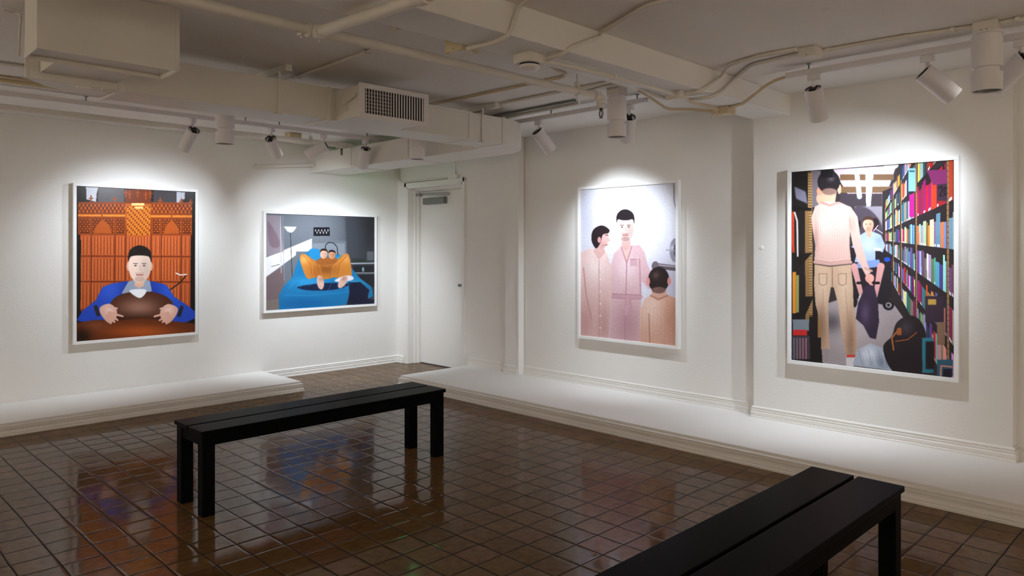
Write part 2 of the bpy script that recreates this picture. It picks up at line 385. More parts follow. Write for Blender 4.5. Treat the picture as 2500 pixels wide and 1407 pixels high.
def art_bedroom():
    c = Canvas(290, 246, [(148, 135), (1340, 177), (1333, 1140), (147, 1220)], (104, 110, 120))
    c.poly([(148, 135), (1340, 177), (1340, 460), (640, 420), (148, 620)], (98, 104, 114), 4, shade=[(640, 250, 420, (112, 118, 128), 260), (1300, 300, 260, (52, 54, 60), 600)])
    c.poly([(1020, 177), (1340, 177), (1340, 1140), (1050, 1140)], (62, 66, 74), 8, shade=[(1300, 300, 120, (44, 46, 50), 400)])
    c.poly([(148, 630), (655, 415), (655, 560), (480, 560), (480, 600), (148, 850)], (226, 224, 226), 1)
    c.poly([(148, 150), (300, 160), (345, 560), (148, 620)], (142, 132, 142), 2); c.poly([(148, 850), (345, 720), (345, 1080), (148, 1110)], (112, 96, 100), 2)
    c.poly([(165, 240), (205, 260), (300, 440), (280, 520), (190, 480)], (124, 104, 116), 4, sm=True)
    c.line([(310, 165), (318, 800)], 8, (186, 186, 194), 1); c.line([(335, 165), (350, 880)], 6, (150, 150, 158), 1)
    c.poly([(148, 1110), (300, 1090), (300, 1210), (148, 1220)], (120, 110, 104), 1)
    c.line([(418, 350), (438, 850)], 7, (46, 44, 46), 0); c.poly([(345, 280), (487, 285), (455, 335), (420, 352), (385, 335)], (216, 222, 212), 1)
    c.line([(210, 730), (300, 705)], 6, (70, 68, 72), 0)
    c.rect(672, 290, 850, 387, (24, 24, 30)); 
    for i in range(9): c.ell(695+i*17, 325+(i % 2)*25, 7, 13, (150, 150, 156), 0)
    c.rect(655, 470, 1015, 605, (124, 132, 142), 1); c.line([(800, 540), (802, 490), (840, 458), (890, 465), (930, 510), (938, 600)], 9, (30, 30, 34), 0)
    c.rect(1160, 290, 1220, 455, (56, 58, 66), 2); c.line([(1075, 695), (1335, 690)], 14, (160, 166, 174), 0); c.line([(1110, 800), (1335, 800)], 12, (132, 136, 144), 0)
    c.rect(1255, 560, 1330, 660, (92, 94, 102), 1); c.rect(1090, 640, 1240, 680, (46, 52, 50), 2); c.rect(1100, 715, 1330, 790, (34, 36, 40), 1); c.ell(1212, 760, 12, 28, (128, 150, 160)); c.rect(1120, 820, 1335, 960, (36, 36, 42), 3)
    # bed and its blue sheets
    c.poly([(290, 1215), (295, 1040), (340, 950), (440, 850), (480, 720), (520, 620), (640, 540), (960, 600), (1080, 740), (1180, 860), (1300, 950), (1320, 1050), (1270, 1085), (1250, 1020), (1060, 1010), (1030, 1150), (700, 1195)], (24, 116, 172), 1,
           shade=[(600, 900, 200, (44, 146, 204), 60), (560, 1140, 330, (14, 96, 158), 70), (1130, 900, 90, (46, 140, 190), 40)])
    c.poly([(1050, 905), (1180, 900), (1280, 990), (1255, 1080), (1330, 1100), (1330, 1140), (1030, 1152), (1065, 1030)], (24, 28, 52), 2)
    c.poly([(490, 960), (700, 920), (900, 910), (1060, 930), (900, 985), (640, 995)], (18, 30, 62), 2, sm=True)
    c.line([(340, 1050), (640, 1050), (1050, 1010)], 8, (60, 160, 214), 3, op=.5)
    for i in range(14): c.line([(350+i*52, 1010-(i % 3)*30), (400+i*52, 930-(i % 4)*16)], 5, (92, 180, 226) if i % 2 else (14, 78, 132), 1, op=.45)
    c.poly([(628, 540), (735, 540), (740, 640), (650, 650)], (36, 130, 186), 1, sm=True); c.poly([(905, 610), (1010, 620), (960, 700)], (36, 130, 186), 1)
    # two people dozing under a rumpled ochre blanket, knees tented, socks sticking out
    c.poly([(520, 640), (548, 590), (600, 600), (680, 660), (790, 690), (900, 665), (990, 600), (1050, 590), (1078, 700), (1085, 850), (1000, 870), (900, 850), (800, 870), (700, 850), (610, 865), (560, 780)], (196, 124, 52), 1, sm=True,
           shade=[(570, 650, 50, (228, 164, 92)), (1030, 650, 46, (216, 148, 76)), (800, 760, 130, (136, 78, 32), 70), (690, 800, 50, (170, 98, 38))])
    for P in (((560, 600), (640, 700), (660, 850)), ((600, 610), (720, 700), (760, 860)), ((1040, 600), (960, 700), (930, 850)), ((1000, 610), (880, 710), (850, 860)), ((640, 640), (800, 720), (970, 640))):
        c.line(P, 9, (146, 84, 32), 1, op=.7); c.line([(x+9, y+3) for x, y in P], 6, (222, 156, 84), 1, op=.6)
    c.poly([(700, 690), (730, 640), (800, 625), (900, 625), (930, 665), (880, 700), (780, 712)], (150, 88, 40), 1, sm=True)
    c.head(784, 588, 40, 52, (232, 176, 150), (40, 28, 22), lean=12); c.head(872, 598, 38, 48, (206, 146, 104), (30, 22, 20), lean=-8)
    c.poly([(1020, 830), (1100, 840), (1090, 880), (960, 900), (900, 880)], (222, 216, 226), 2, sm=True)
    for x, y, a in ((745, 905, -8), (990, 900, 34)):
        c.ell(x, y, 38, 80, (214, 178, 164), 1, a, shade=[(x+10, y-40, 34, (184, 136, 118))])
        c.line([(x-26+a*.3, y+46), (x+26+a*.3, y+46)], 5, (190, 150, 138), 1)
    c.grain(.03, 1)
    return c

def art_shower():
    c = Canvas(262, 420, [(78, 130), (768, 85), (768, 1272), (80, 1195)], (224, 224, 238))
    c.poly([(78, 130), (768, 85), (768, 1272), (80, 1195)], (222, 222, 238), 0, shade=[(430, 330, 330, (240, 240, 248), 400), (120, 340, 90, (204, 204, 222), 200), (740, 800, 110, (196, 192, 212), 200)])
    c.line([(78, 300), (340, 330)], 3, (206, 204, 220), 1, op=.7); c.line([(80, 545), (340, 560)], 3, (200, 198, 216), 1, op=.7); c.line([(560, 770), (768, 790)], 3, (200, 198, 216), 1, op=.7)
    c.line([(750, 85), (752, 210), (770, 300)], 7, (140, 140, 156), 0)
    c.ell(762, 577, 42, 88, (146, 144, 164), 1, shade=[(745, 560, 20, (214, 212, 226))]); c.ell(768, 577, 20, 50, (90, 88, 104), 1); c.line([(697, 574), (752, 578)], 9, (170, 168, 184), 0)
    c.line([(615, 688), (770, 708)], 40, (94, 84, 92), 1); c.line([(615, 680), (770, 698)], 10, (176, 168, 178), 1); c.ell(618, 692, 26, 36, (112, 102, 112), 1)
    # standing man in a pale rose bathrobe, arms at his side
    c.poly([(320, 600), (375, 545), (450, 540), (505, 535), (540, 590), (565, 690), (620, 790), (610, 850), (570, 860), (520, 800), (515, 1000), (510, 1240), (290, 1225), (300, 900), (295, 700)], (224, 186, 194), 2,
           shade=[(410, 700, 70, (240, 214, 220), 110), (420, 1100, 90, (196, 152, 162), 160), (590, 800, 40, (204, 160, 170))])
    c.poly([(374, 548), (446, 548), (412, 660)], (236, 196, 190), 1)
    for P in (((372, 548), (412, 668), (400, 1225)), ((448, 546), (412, 668)), ((505, 640), (512, 930))): c.line(P, 8, (190, 142, 154), 1)
    c.line([(298, 905), (512, 915)], 30, (206, 160, 172), 1); c.line([(298, 892), (512, 902)], 4, (176, 126, 140), 1); c.line([(298, 922), (512, 932)], 4, (176, 126, 140), 1); c.line([(420, 920), (408, 1040)], 20, (210, 166, 178), 1); c.line([(432, 920), (450, 1030)], 20, (204, 158, 170), 1)
    c.rect(437, 640, 486, 690, (214, 172, 184), 1); c.line([(437, 640), (486, 640)], 5, (180, 132, 146), 0)
    c.poly([(375, 480), (438, 480), (440, 552), (408, 580), (375, 552)], (222, 178, 174), 1)
    c.head(402, 405, 64, 112, (240, 212, 208), (34, 28, 34), beard=(140, 98, 92), hairtop=.55)
    # second man at the left in a loose pink shirt, looking towards him
    c.poly([(80, 590), (140, 560), (205, 572), (270, 600), (300, 690), (305, 880), (285, 1216), (80, 1196)], (230, 194, 192), 2,
           shade=[(180, 690, 90, (246, 224, 222), 130), (110, 1090, 60, (210, 164, 162), 130), (250, 1100, 50, (206, 164, 162), 160)])
    c.poly([(178, 560), (250, 560), (262, 600), (212, 640), (172, 592)], (224, 180, 176), 1)
    c.poly([(165, 575), (210, 640), (190, 668), (146, 600)], (240, 212, 210), 1); c.poly([(262, 585), (212, 642), (240, 668), (278, 610)], (240, 212, 210), 1)
    c.line([(212, 645), (214, 1205)], 5, (196, 150, 150), 1)
    for q in range(6): c.ell(222, 700+q*88, 5, 6, (250, 244, 246), 0)
    c.line([(100, 700), (120, 900), (160, 1080)], 8, (200, 152, 150), 1)
    c.ell(226, 485, 56, 84, (230, 186, 184), 1, 8, shade=[(240, 540, 30, (212, 162, 158))]); c.poly([(276, 480), (296, 505), (276, 515)], (230, 186, 184), 1)
    c.poly([(158, 500), (170, 425), (230, 392), (284, 420), (280, 448), (240, 460), (222, 520), (190, 560)], (38, 28, 34), 1, sm=True); c.ell(214, 498, 13, 22, (214, 156, 156))
    c.line([(258, 462), (276, 464)], 6, (70, 50, 50), 0); c.line([(256, 538), (276, 534)], 6, (176, 100, 98), 0)
    # third man at the lower right in a tan sweater, seen from behind
    c.poly([(505, 1245), (508, 1020), (540, 930), (600, 895), (680, 890), (768, 925), (768, 1272)], (222, 176, 158), 2,
           shade=[(590, 1010, 90, (238, 204, 190), 130), (740, 1060, 60, (204, 150, 128), 180)])
    c.poly([(598, 850), (690, 850), (700, 905), (640, 930), (590, 905)], (214, 166, 150), 1)
    c.line([(585, 906), (640, 934), (706, 906)], 13, (186, 132, 112), 1)
    for q in range(10): c.line([(528+q*26, 985+(q % 2)*6), (524+q*27, 1262)], 3, (204, 156, 138), 1, op=.6)
    c.line([(572, 1040), (578, 1255)], 8, (178, 122, 100), 1, op=.8)
    c.ell(642, 790, 76, 94, (40, 28, 30), 1, shade=[(622, 758, 26, (84, 64, 62))]); c.ell(567, 802, 13, 30, (222, 150, 146), 1); c.ell(717, 802, 13, 30, (212, 140, 136), 1); c.ell(642, 866, 50, 24, (120, 88, 82), 2)
    c.grain(.05, 1)
    return c

def art_library():
    c = Canvas(400, 512, [(125, 138), (1045, 72), (1042, 1320), (120, 1218)], (46, 42, 46))
    c.poly([(360, 120), (720, 100), (640, 330), (480, 330)], (206, 190, 204), 1); c.rect(235, 130, 300, 340, (112, 104, 116), 2)
    c.rect(400, 152, 705, 186, (112, 84, 60), 1); c.rect(400, 222, 700, 258, (108, 82, 60), 1); c.rect(400, 262, 640, 335, (58, 50, 58), 1)
    c.line([(492, 118), (510, 280)], 28, (182, 186, 198), 1); c.poly([(545, 126), (592, 124), (572, 338), (548, 338)], (218, 220, 230), 1)
    c.ell(690, 100, 42, 24, (214, 208, 218))
    c.rect(480, 335, 640, 520, (132, 126, 138), 1); c.poly([(480, 345), (560, 350), (630, 430), (635, 520), (480, 520)], (68, 60, 72), 3, sm=True)
    c.poly([(300, 900), (420, 860), (700, 880), (760, 980), (900, 1100), (900, 1290), (300, 1240)], (152, 142, 146), 2, shade=[(450, 1000, 160, (178, 166, 170)), (350, 1000, 60, (90, 84, 90))])
    # right-hand shelves running away: rows of books
    vx, vy = 560, 520; rg = c.rng
    cols = [(214, 206, 206), (60, 104, 150), (178, 44, 52), (196, 160, 120), (110, 150, 170), (224, 214, 224), (50, 60, 84), (206, 92, 60), (120, 90, 140), (70, 130, 120), (232, 190, 90), (170, 40, 110), (160, 190, 214)]
    c.poly([(640, 250), (1045, 72), (1042, 1320), (940, 1230), (780, 1010), (690, 880), (640, 520)], (40, 34, 40), 0)
    bays = [(1042, 1008), (1000, 830), (822, 745), (738, 700), (694, 655)]
    lev = [-2.3, -1.72, -1.13, -.45, .14, .72, 1.3, 1.9]
    for bi, (xa, xb) in enumerate(bays):
        for li in range(len(lev)-1):
            x = xb
            while x < xa-1:
                w = max(2.6, (x-vx)*.036*(.6+rg.rand()*1.2)); x2 = min(xa-1, x+w)
                f = (x-vx)/480.0; g = (x2-vx)/480.0; hh = .07+rg.rand()*.16
                yb, yb2 = vy+lev[li+1]*480*f, vy+lev[li+1]*480*g
                yt, yt2 = vy+(lev[li]+hh)*480*f, vy+(lev[li]+hh)*480*g
                col = cols[rg.randint(len(cols))]
                if li == 2 and bi <= 1: col = [(190, 36, 58), (206, 40, 70), (150, 40, 96), (214, 60, 60)][rg.randint(4)]
                if li == 3 and bi <= 1: col = [(206, 180, 160), (214, 206, 214), (196, 120, 84), (150, 170, 190)][rg.randint(4)]
                if li == 4: col = [(120, 156, 184), (206, 210, 222), (96, 120, 130), (110, 80, 130)][rg.randint(4)]
                col = tuple(v*(.62+.5*rg.rand()) for v in col)
                c.poly([(x, yt), (x2, yt2), (x2, yb2-4*g), (x, yb-4*f)], col, 0)
                if rg.rand() < .4: c.poly([(x+.2*w, yb-26*f), (x2-.2*w, yb2-26*g), (x2-.2*w, yb2-8*g), (x+.2*w, yb-8*f)], (226, 222, 230), 0)
                x = x2
            f, g = (xb-vx)/480.0, (xa-vx)/480.0
            c.line([(xb, vy+lev[li+1]*480*f), (xa, vy+lev[li+1]*480*g)], 9*f, (38, 34, 42), 0)
        f = (xb-vx)/480.0
        c.line([(xb, vy-1.8*480*f), (xb, min(1330, vy+1.75*480*f))], 13*f, (150, 116, 76), 0)
        for q in range(40): c.line([(xb-4*f, vy-480*f+q*34*f), (xb+4*f, vy-480*f+q*34*f)], 5*f, (96, 70, 44), 0)
    c.rect(948, 205, 1005, 305, (62, 44, 62), 1); c.line([(958, 232), (972, 222), (978, 238), (962, 275), (980, 277)], 6, (18, 14, 18), 0); c.ell(992, 250, 9, 26, (18, 14, 18), 0); c.ell(992, 250, 4, 18, (62, 44, 62), 0)
    c.poly([(890, 130), (1005, 125), (1005, 205), (925, 215)], (126, 44, 100), 1); c.rect(786, 118, 826, 250, (132, 190, 206), 0); c.line([(795, 135), (818, 135)], 8, (30, 90, 110), 0); c.rect(792, 268, 818, 398, (172, 24, 132), 0)
    # left shelves, dark
    c.poly([(120, 130), (235, 130), (245, 620), (330, 1000), (300, 1240), (120, 1220)], (26, 22, 26), 1)
    c.poly([(140, 220), (205, 250), (215, 320), (150, 290)], (124, 124, 146), 3); c.rect(218, 140, 242, 960, (170, 136, 92), 1); c.rect(200, 360, 222, 1000, (140, 106, 66), 1)
    for q in range(54): c.line([(222, 145+q*15.5), (238, 145+q*15.5)], 6, (112, 84, 52), 0)
    c.poly([(120, 330), (240, 345), (235, 360), (120, 352)], (14, 12, 16), 1); c.poly([(124, 610), (244, 600), (170, 680), (124, 650)], (16, 14, 18), 1); c.poly([(124, 860), (250, 850), (200, 960), (124, 1000)], (20, 18, 22), 1)
    c.rect(126, 365, 140, 600, (196, 60, 34), 1); c.line([(142, 370), (156, 420), (158, 620)], 10, (214, 210, 208), 1); c.rect(128, 712, 148, 950, (214, 140, 44), 1); c.rect(148, 730, 164, 945, (150, 150, 90), 1)
    c.rect(128, 985, 220, 1050, (120, 132, 144), 1); c.rect(128, 1045, 210, 1078, (196, 40, 44), 1); c.rect(124, 1080, 225, 1215, (66, 60, 74), 2)
    for q in range(5): c.line([(135+q*17, 1095), (135+q*17, 1210)], 8, (112+q*14, 108, 116), 1)
    c.rect(270, 940, 300, 1090, (146, 110, 72), 1)
    # man seated in a powered wheelchair
    c.ell(672, 902, 32, 30, (26, 22, 28)); c.ell(672, 902, 17, 16, (150, 146, 156)); c.ell(672, 902, 9, 9, (34, 30, 36)); c.ell(478, 880, 18, 36, (26, 22, 28)); c.ell(500, 800, 30, 50, (24, 20, 28))
    c.poly([(452, 570), (520, 560), (640, 570), (690, 630), (690, 850), (640, 900), (480, 860), (455, 700)], (28, 26, 36), 1); c.ell(665, 640, 18, 14, (30, 70, 180))
    c.poly([(512, 500), (545, 480), (585, 480), (630, 500), (655, 560), (640, 600), (600, 580), (598, 655), (480, 655), (500, 580), (462, 570)], (156, 176, 222), 1, shade=[(560, 560, 40, (184, 200, 238)), (620, 530, 20, (140, 160, 210))])
    c.poly([(500, 655), (620, 640), (630, 680), (560, 690), (480, 690)], (120, 146, 200), 1)
    for a, b, d in (((478, 680), (520, 850), 38), ((630, 680), (598, 850), 42)): c.line([a, b], d, (206, 150, 150), 1, w2=24); c.line([(b[0]-22, b[1]-75), (b[0]+18, b[1]-75)], 16, (28, 24, 30), 0); c.line([(b[0]-4, b[1]+6), (b[0]-4, b[1]+28)], 26, (196, 186, 188), 0)
    c.ell(612, 582, 24, 10, (200, 196, 206)); c.ell(510, 436, 6, 20, (26, 22, 26)); c.ell(597, 436, 24, 34, (34, 28, 34)); c.poly([(540, 470), (582, 470), (575, 515), (555, 515)], (214, 158, 138), 1)
    c.head(559, 440, 31, 41, (226, 172, 150), (66, 44, 36), beard=(150, 100, 80)); c.line([(590, 475), (614, 445)], 5, (226, 160, 196), 0); c.line([(598, 462), (640, 490)], 4, (190, 190, 200), 0)
    # man standing with his back to us: blush knitted sweater, sand coloured trousers
    c.line([(305, 290), (330, 320), (340, 250)], 80, (222, 168, 142), 1)
    c.poly([(236, 400), (258, 335), (320, 305), (400, 312), (462, 340), (498, 395), (516, 520), (545, 640), (572, 715), (545, 735), (496, 640), (468, 545), (456, 480), (452, 560), (462, 662), (340, 674), (252, 662), (258, 560), (244, 470)],
           (214, 176, 168), 1, shade=[(310, 430, 60, (232, 202, 194), 90), (400, 410, 60, (228, 194, 186)), (470, 430, 24, (204, 160, 150), 60), (262, 520, 16, (184, 146, 136), 90)])
    for q in range(15): c.line([(262+q*13.5, 345+(q in (0, 14))*40), (262+q*13.2, 640)], 3.5, (190, 150, 142), 1, op=.55)
    c.line([(292, 312), (340, 330), (392, 314)], 12, (184, 140, 132), 1); c.line([(254, 655), (340, 668), (460, 656)], 16, (196, 154, 146), 1); c.line([(254, 643), (340, 656), (460, 644)], 3, (160, 120, 112), 0)
    c.line([(462, 470), (452, 400)], 5, (170, 128, 120), 1, op=.8); c.line([(540, 690), (578, 706)], 12, (190, 148, 140), 1)
    c.poly([(254, 668), (340, 682), (460, 668), (472, 800), (474, 900), (490, 1020), (494, 1196), (430, 1198), (404, 1050), (386, 900), (362, 800), (346, 800), (330, 900), (332, 1060), (338, 1160), (288, 1160), (288, 1010), (258, 900), (250, 780)],
           (190, 158, 134), 1, shade=[(300, 820, 40, (210, 182, 158), 130), (420, 820, 40, (208, 180, 156), 130), (290, 1020, 30, (134, 106, 88), 110), (456, 1100, 26, (142, 112, 96), 130)])
    c.line([(354, 682), (354, 800)], 5, (140, 108, 88), 0)
    for x in (278, 388): c.line([(x, 722), (x+46, 722), (x+44, 780), (x+22, 790), (x+2, 780), (x, 722)], 4, (150, 116, 94), 0)
    c.line([(300, 810), (304, 1140)], 4, (166, 132, 108), 1, op=.8); c.line([(428, 810), (458, 1180)], 4, (166, 132, 108), 1, op=.8)
    c.ell(566, 748, 26, 26, (222, 160, 150)); c.line([(556, 760), (580, 790)], 15, (216, 152, 142), 0)
    c.ell(284, 248, 16, 24, (232, 150, 120), 1); c.ell(396, 236, 11, 28, (234, 166, 140), 1); c.ell(336, 195, 64, 66, (32, 28, 34), 1, shade=[(350, 175, 18, (84, 78, 88))]); c.rect(290, 126, 360, 170, (22, 20, 26), 2)
    c.ell(340, 250, 42, 20, (132, 104, 96), 2)
    c.poly([(430, 1190), (492, 1190), (488, 1215), (470, 1255), (430, 1250)], (206, 200, 206), 1); c.rect(434, 1188, 488, 1203, (196, 60, 50), 1); c.poly([(292, 1155), (336, 1155), (328, 1225), (296, 1238)], (150, 140, 146), 1)
    # dark jacket in his hand, plastic bag and backpack on the floor
    c.poly([(545, 785), (590, 790), (612, 880), (618, 1000), (600, 1098), (565, 1090), (530, 1020), (486, 980), (500, 890)], (46, 36, 58), 1, shade=[(540, 950, 26, (80, 64, 96), 60)])
    c.poly([(470, 1245), (490, 1160), (570, 1122), (640, 1150), (680, 1210), (712, 1260), (690, 1280), (560, 1262)], (160, 168, 184), 1, shade=[(560, 1180, 40, (206, 212, 224)), (640, 1230, 36, (120, 130, 150))])
    for q in range(7): c.line([(500+q*28, 1160+(q % 2)*14), (525+q*25, 1250)], 4, (216, 222, 232) if q % 2 else (110, 118, 138), 1, op=.6)
    c.poly([(640, 1150), (690, 1080), (720, 1000), (790, 962), (850, 990), (885, 1080), (865, 1180), (850, 1300), (700, 1285)], (32, 26, 34), 1, sm=True, shade=[(770, 1030, 40, (58, 50, 62))])
    c.line([(735, 1035), (690, 1090), (700, 1160)], 9, (166, 96, 50), 0); c.line([(712, 1110), (780, 1100), (830, 1060)], 7, (134, 76, 44), 0); c.rect(718, 1035, 745, 1075, (150, 84, 44), 1)
    c.rect(862, 1090, 925, 1290, (40, 120, 140), 2); c.rect(880, 1110, 930, 1270, (26, 22, 30), 3); c.rect(880, 850, 985, 1000, (52, 38, 56), 1); c.rect(895, 868, 940, 900, (186, 150, 70), 1)
    c.rect(945, 1000, 990, 1130, (128, 100, 82), 1); c.rect(945, 1215, 1035, 1310, (46, 92, 116), 1); c.line([(965, 1310), (968, 1250), (1030, 1256)], 9, (196, 128, 112), 0); c.rect(978, 1268, 1030, 1315, (30, 26, 44), 1)
    c.grain(.1, 0)
    return c
RE = 330; EXP = 0.0
# ================================================================ the room (metres; X runs along the left wall, Y along the right wall)
H = 2.43            # ceiling height
WA = 7.06           # face of the left wall (Y)
WB = 5.15           # face of the right wall (X)
PB = 1.05
X0, Y0 = -3.2, -3.2
def S(name, mb, mat, parent=None, bevel=0): return mb.build(name, mat, parent, bevel, kind='structure')

S('floor', MB().box(X0-.2, WB+.6, Y0-.2, WA+.2, -.1, 0), MT['floor'])
S('ceiling', MB().box(X0-.2, WB+.6, Y0-.2, WA+.2, H, H+.12), MT['ceil'])
S('wall_left', MB().box(X0-.2, WB+.6, WA, WA+.2, 0, H), MT['wall'])
S('wall_back', MB().box(X0-.2, WB+.6, Y0-.2, Y0, 0, H), MT['wall'])
S('wall_near', MB().box(X0-.2, X0, Y0, WA, 0, H), MT['wall'])
DY0, DY1, DZ = 5.875, 6.868, 2.045     # door opening
P4a, P4b = .96, 2.56                   # broad pier carrying the library print
r = MB()
r.box(WB, WB+.6, Y0, 5.02, 0, H)
r.box(5.05, WB, P4a, P4b, 0, H)
r.box(5.075, WB+.6, 5.02, 5.2, 0, H)
r.box(5.12, WB+.6, 5.2, DY0, 0, H)
r.box(5.12, WB+.6, DY1, WA, 0, H)
r.box(5.12, WB+.6, DY0, DY1, DZ, H)
r.box(5.32, WB+.6, DY0, DY1, 0, DZ)
S('wall_right', r, MT['wall'])
S('ceiling_beam', MB().box(X0, WB+.01, 2.285, 2.55, 2.283, H), MT['wall'], bevel=.004)
# second pier edge trim
S('trim_1', MB().box(5.066, 5.14, 5.004, 5.024, .105, H), MT['trim'])

# ---- mouldings
prof = [(0, 0), (.020, 0), (.020, .010), (.0155, .014), (.0155, .018), (.017, .021), (.017, .040), (.012, .046), (.012, .050), (.015, .053), (.015, .060), (.009, .063), (.009, .067), (.013, .070), (.013, .075), (.005, .0815), (.004, .083), (0, .083)]
prof_p = [(0, 0), (.024, 0), (.024, .012), (.018, .016), (.018, .020), (.020, .023), (.013, .040), (.012, .052), (.016, .055), (.016, .061), (.010, .063), (.010, .070), (.014, .073), (.014, .078), (.004, .083), (0, .083)]
def up(p, z): return [(o, q+z) for o, q in p]
S('baseboard_left', MB().sweep([(3.462, WA), (5.12, WA), (5.12, DY1+.07)], prof, -1), MT['trim'])
pr2 = up(prof, .105)
S('baseboard_right', MB().sweep([(5.12, 5.79), (5.12, 5.2), (5.075, 5.2), (5.075, 5.024)], pr2, -1), MT['trim'])
S('baseboard_middle', MB().sweep([(WB, 5.003), (WB, P4b), (5.05, P4b), (5.05, P4a), (WB, P4a), (WB, Y0)], pr2, -1), MT['trim'])

# ---- raised platforms
def platform(label, path, box, h, side, outline):
    t = thing('platform', label, 'platform', (box[0], box[2], 0))
    loc = (-box[0], -box[2], 0)
    x0, x1, y0, y1 = box
    MB().prism(outline, 0, h-.0005).build('deck', MT['deck'], t, .004, loc)
    pz = [(o, z*(h-.020)/.083) for o, z in prof_p]
    MB().sweep(path, pz, side).build('moulding', MT['trim'], t, 0, loc)
    return t
PA_Y, PA_X, PA_H = 6.258, 3.436, .094
PB_X, PB_Y, PB_H = 4.24, 5.80, .106
platform('low white platform along the left wall below the suited man print, ending before the door', [(X0+.003, PA_Y), (PA_X, PA_Y), (PA_X, WA-.003)], (X0, PA_X, PA_Y, WA), PA_H, -1,
         [(X0+.003, PA_Y), (PA_X, PA_Y), (PA_X, WA-.003), (X0+.003, WA-.003)])
platform('long white platform along the right wall, running from the door past both benches', [(PB_X, Y0+.003), (PB_X, PB_Y), (5.098, PB_Y)], (PB_X, 5.13, Y0, PB_Y), PB_H, 1,
         [(PB_X, Y0+.003), (5.147, Y0+.003), (5.147, .957), (5.047, .957), (5.047, 2.563), (5.147, 2.563), (5.147, 5.001), (5.063, 5.001), (5.063, 5.203), (5.117, 5.203), (5.117, PB_Y), (PB_X, PB_Y)])

# ---- door
d = bpy.data.objects.new('door_1', None); COL.objects.link(d); d.location = (5.27, 6.35, 0); d['kind'] = 'structure'
L_ = (-5.27, -6.35, 0)
def D(name, mb, mat, bevel=0, parent=None, loc=L_): return mb.build(name, mat, parent or d, bevel, loc)
D('door_leaf', MB().box(5.274, 5.315, DY0+.05, 6.812, .008, 1.995), MT['trim'], .003)
f = MB()
f.box(5.105, 5.30, 6.845, DY1+.01, 0, DZ)            # left jamb with its stepped stops
f.box(5.195, 5.32, 6.828, 6.846, 0, 2.03); f.box(5.235, 5.32, 6.812, 6.829, 0, 2.012)
f.box(5.105, 5.30, DY0-.01, DY0+.022, 0, DZ); f.box(5.235, 5.32, DY0+.02, DY0+.045, 0, 2.012)
f.box(5.105, 5.30, DY0-.01, DY1+.01, DZ-.02, DZ+.01); f.box(5.195, 5.32, DY0, 6.846, DZ-.034, DZ-.019); f.box(5.235, 5.32, DY0, 6.83, 1.997, DZ-.033)
D('door_frame', f, MT['trim'], .003)
c = MB()
c.box(5.100, 5.122, DY1, DY1+.035, 0, DZ+.045); c.box(5.100, 5.122, DY0-.03, DY1+.035, DZ, DZ+.045); c.box(5.100, 5.122, DY0-.03, DY0, 0, DZ+.045)
D('casing', c, MT['trim'], .003)
D('threshold', MB().box(5.262, 5.32, DY0, 6.83, 0, .007), MT['rubber'])
D('lock_plate', MB().box(5.269, 5.276, 6.09, 6.145, .915, .945), MT['steel'])['label'] = 'small grey metal lock plate'
cl = D('door_closer', MB().box(5.222, 5.274, 6.42, 6.715, 1.842, 1.915), MT['steel'], .006); cl['label'] = 'grey metal door closer'
MB().box(5.218, 5.274, 6.335, 6.418, 1.842, 1.917).build('end_cap', MT['steel'], cl, .005)
MB().tube([(5.245, 6.28, 1.945), (5.225, 6.70, 1.965)], .011, 10).tube([(5.235, 6.70, 1.965), (5.225, 6.79, 1.958)], .006, 8).build('closer_arm', MT['chrome'], cl)
MB().box(5.21, 5.262, 6.775, 6.83, 1.942, 1.976).build('arm_shoe', MT['chrome'], cl, .004)

# ================================================================ benches
def make_bench():
    t = thing('bench', '', 'bench')
    W, Dp, h = 1.57, .36, .432
    for y0, y1 in ((0, .172), (.188, .36)):
        MB().box(0, W, y0, y1, h-.022, h).build('seat_plank', MT['black'], t, .003)
    i = .010; L = .063
    for y0, y1 in ((i, i+.022), (Dp-i-.022, Dp-i)):
        MB().box(i+L, W-i-L, y0, y1, h-.078, h-.0225).build('side_rail', MT['black'], t, .002)
    for x in (i+.006, W-i-.028):
        MB().box(x, x+.022, i+L, Dp-i-L, h-.082, h-.0225).build('end_rail', MT['black'], t, .002)
    for q in (.25, .5, .75): MB().box(W*q-.02, W*q+.02, i+.024, Dp-i-.024, h-.06, h-.0225).build('cross_brace', MT['black'], t)
    for x in (i, W-i-L):
        for y in (i, Dp-i-L):
            MB().box(x, x+L, y, y+L, 0, h-.0225).build('leg', MT['black'], t, .003)
    return t
b1 = make_bench(); b1.location = (1.467, 3.66, 0)
b1['label'] = 'black slatted wooden bench standing whole in the middle of the tiled floor'; b1['group'] = 'black wooden benches'
b2 = copy_tree(b1); b2.location = (1.482, .929, 0)
b2['label'] = 'black slatted wooden bench in the near right corner, cut off by the lower edge'

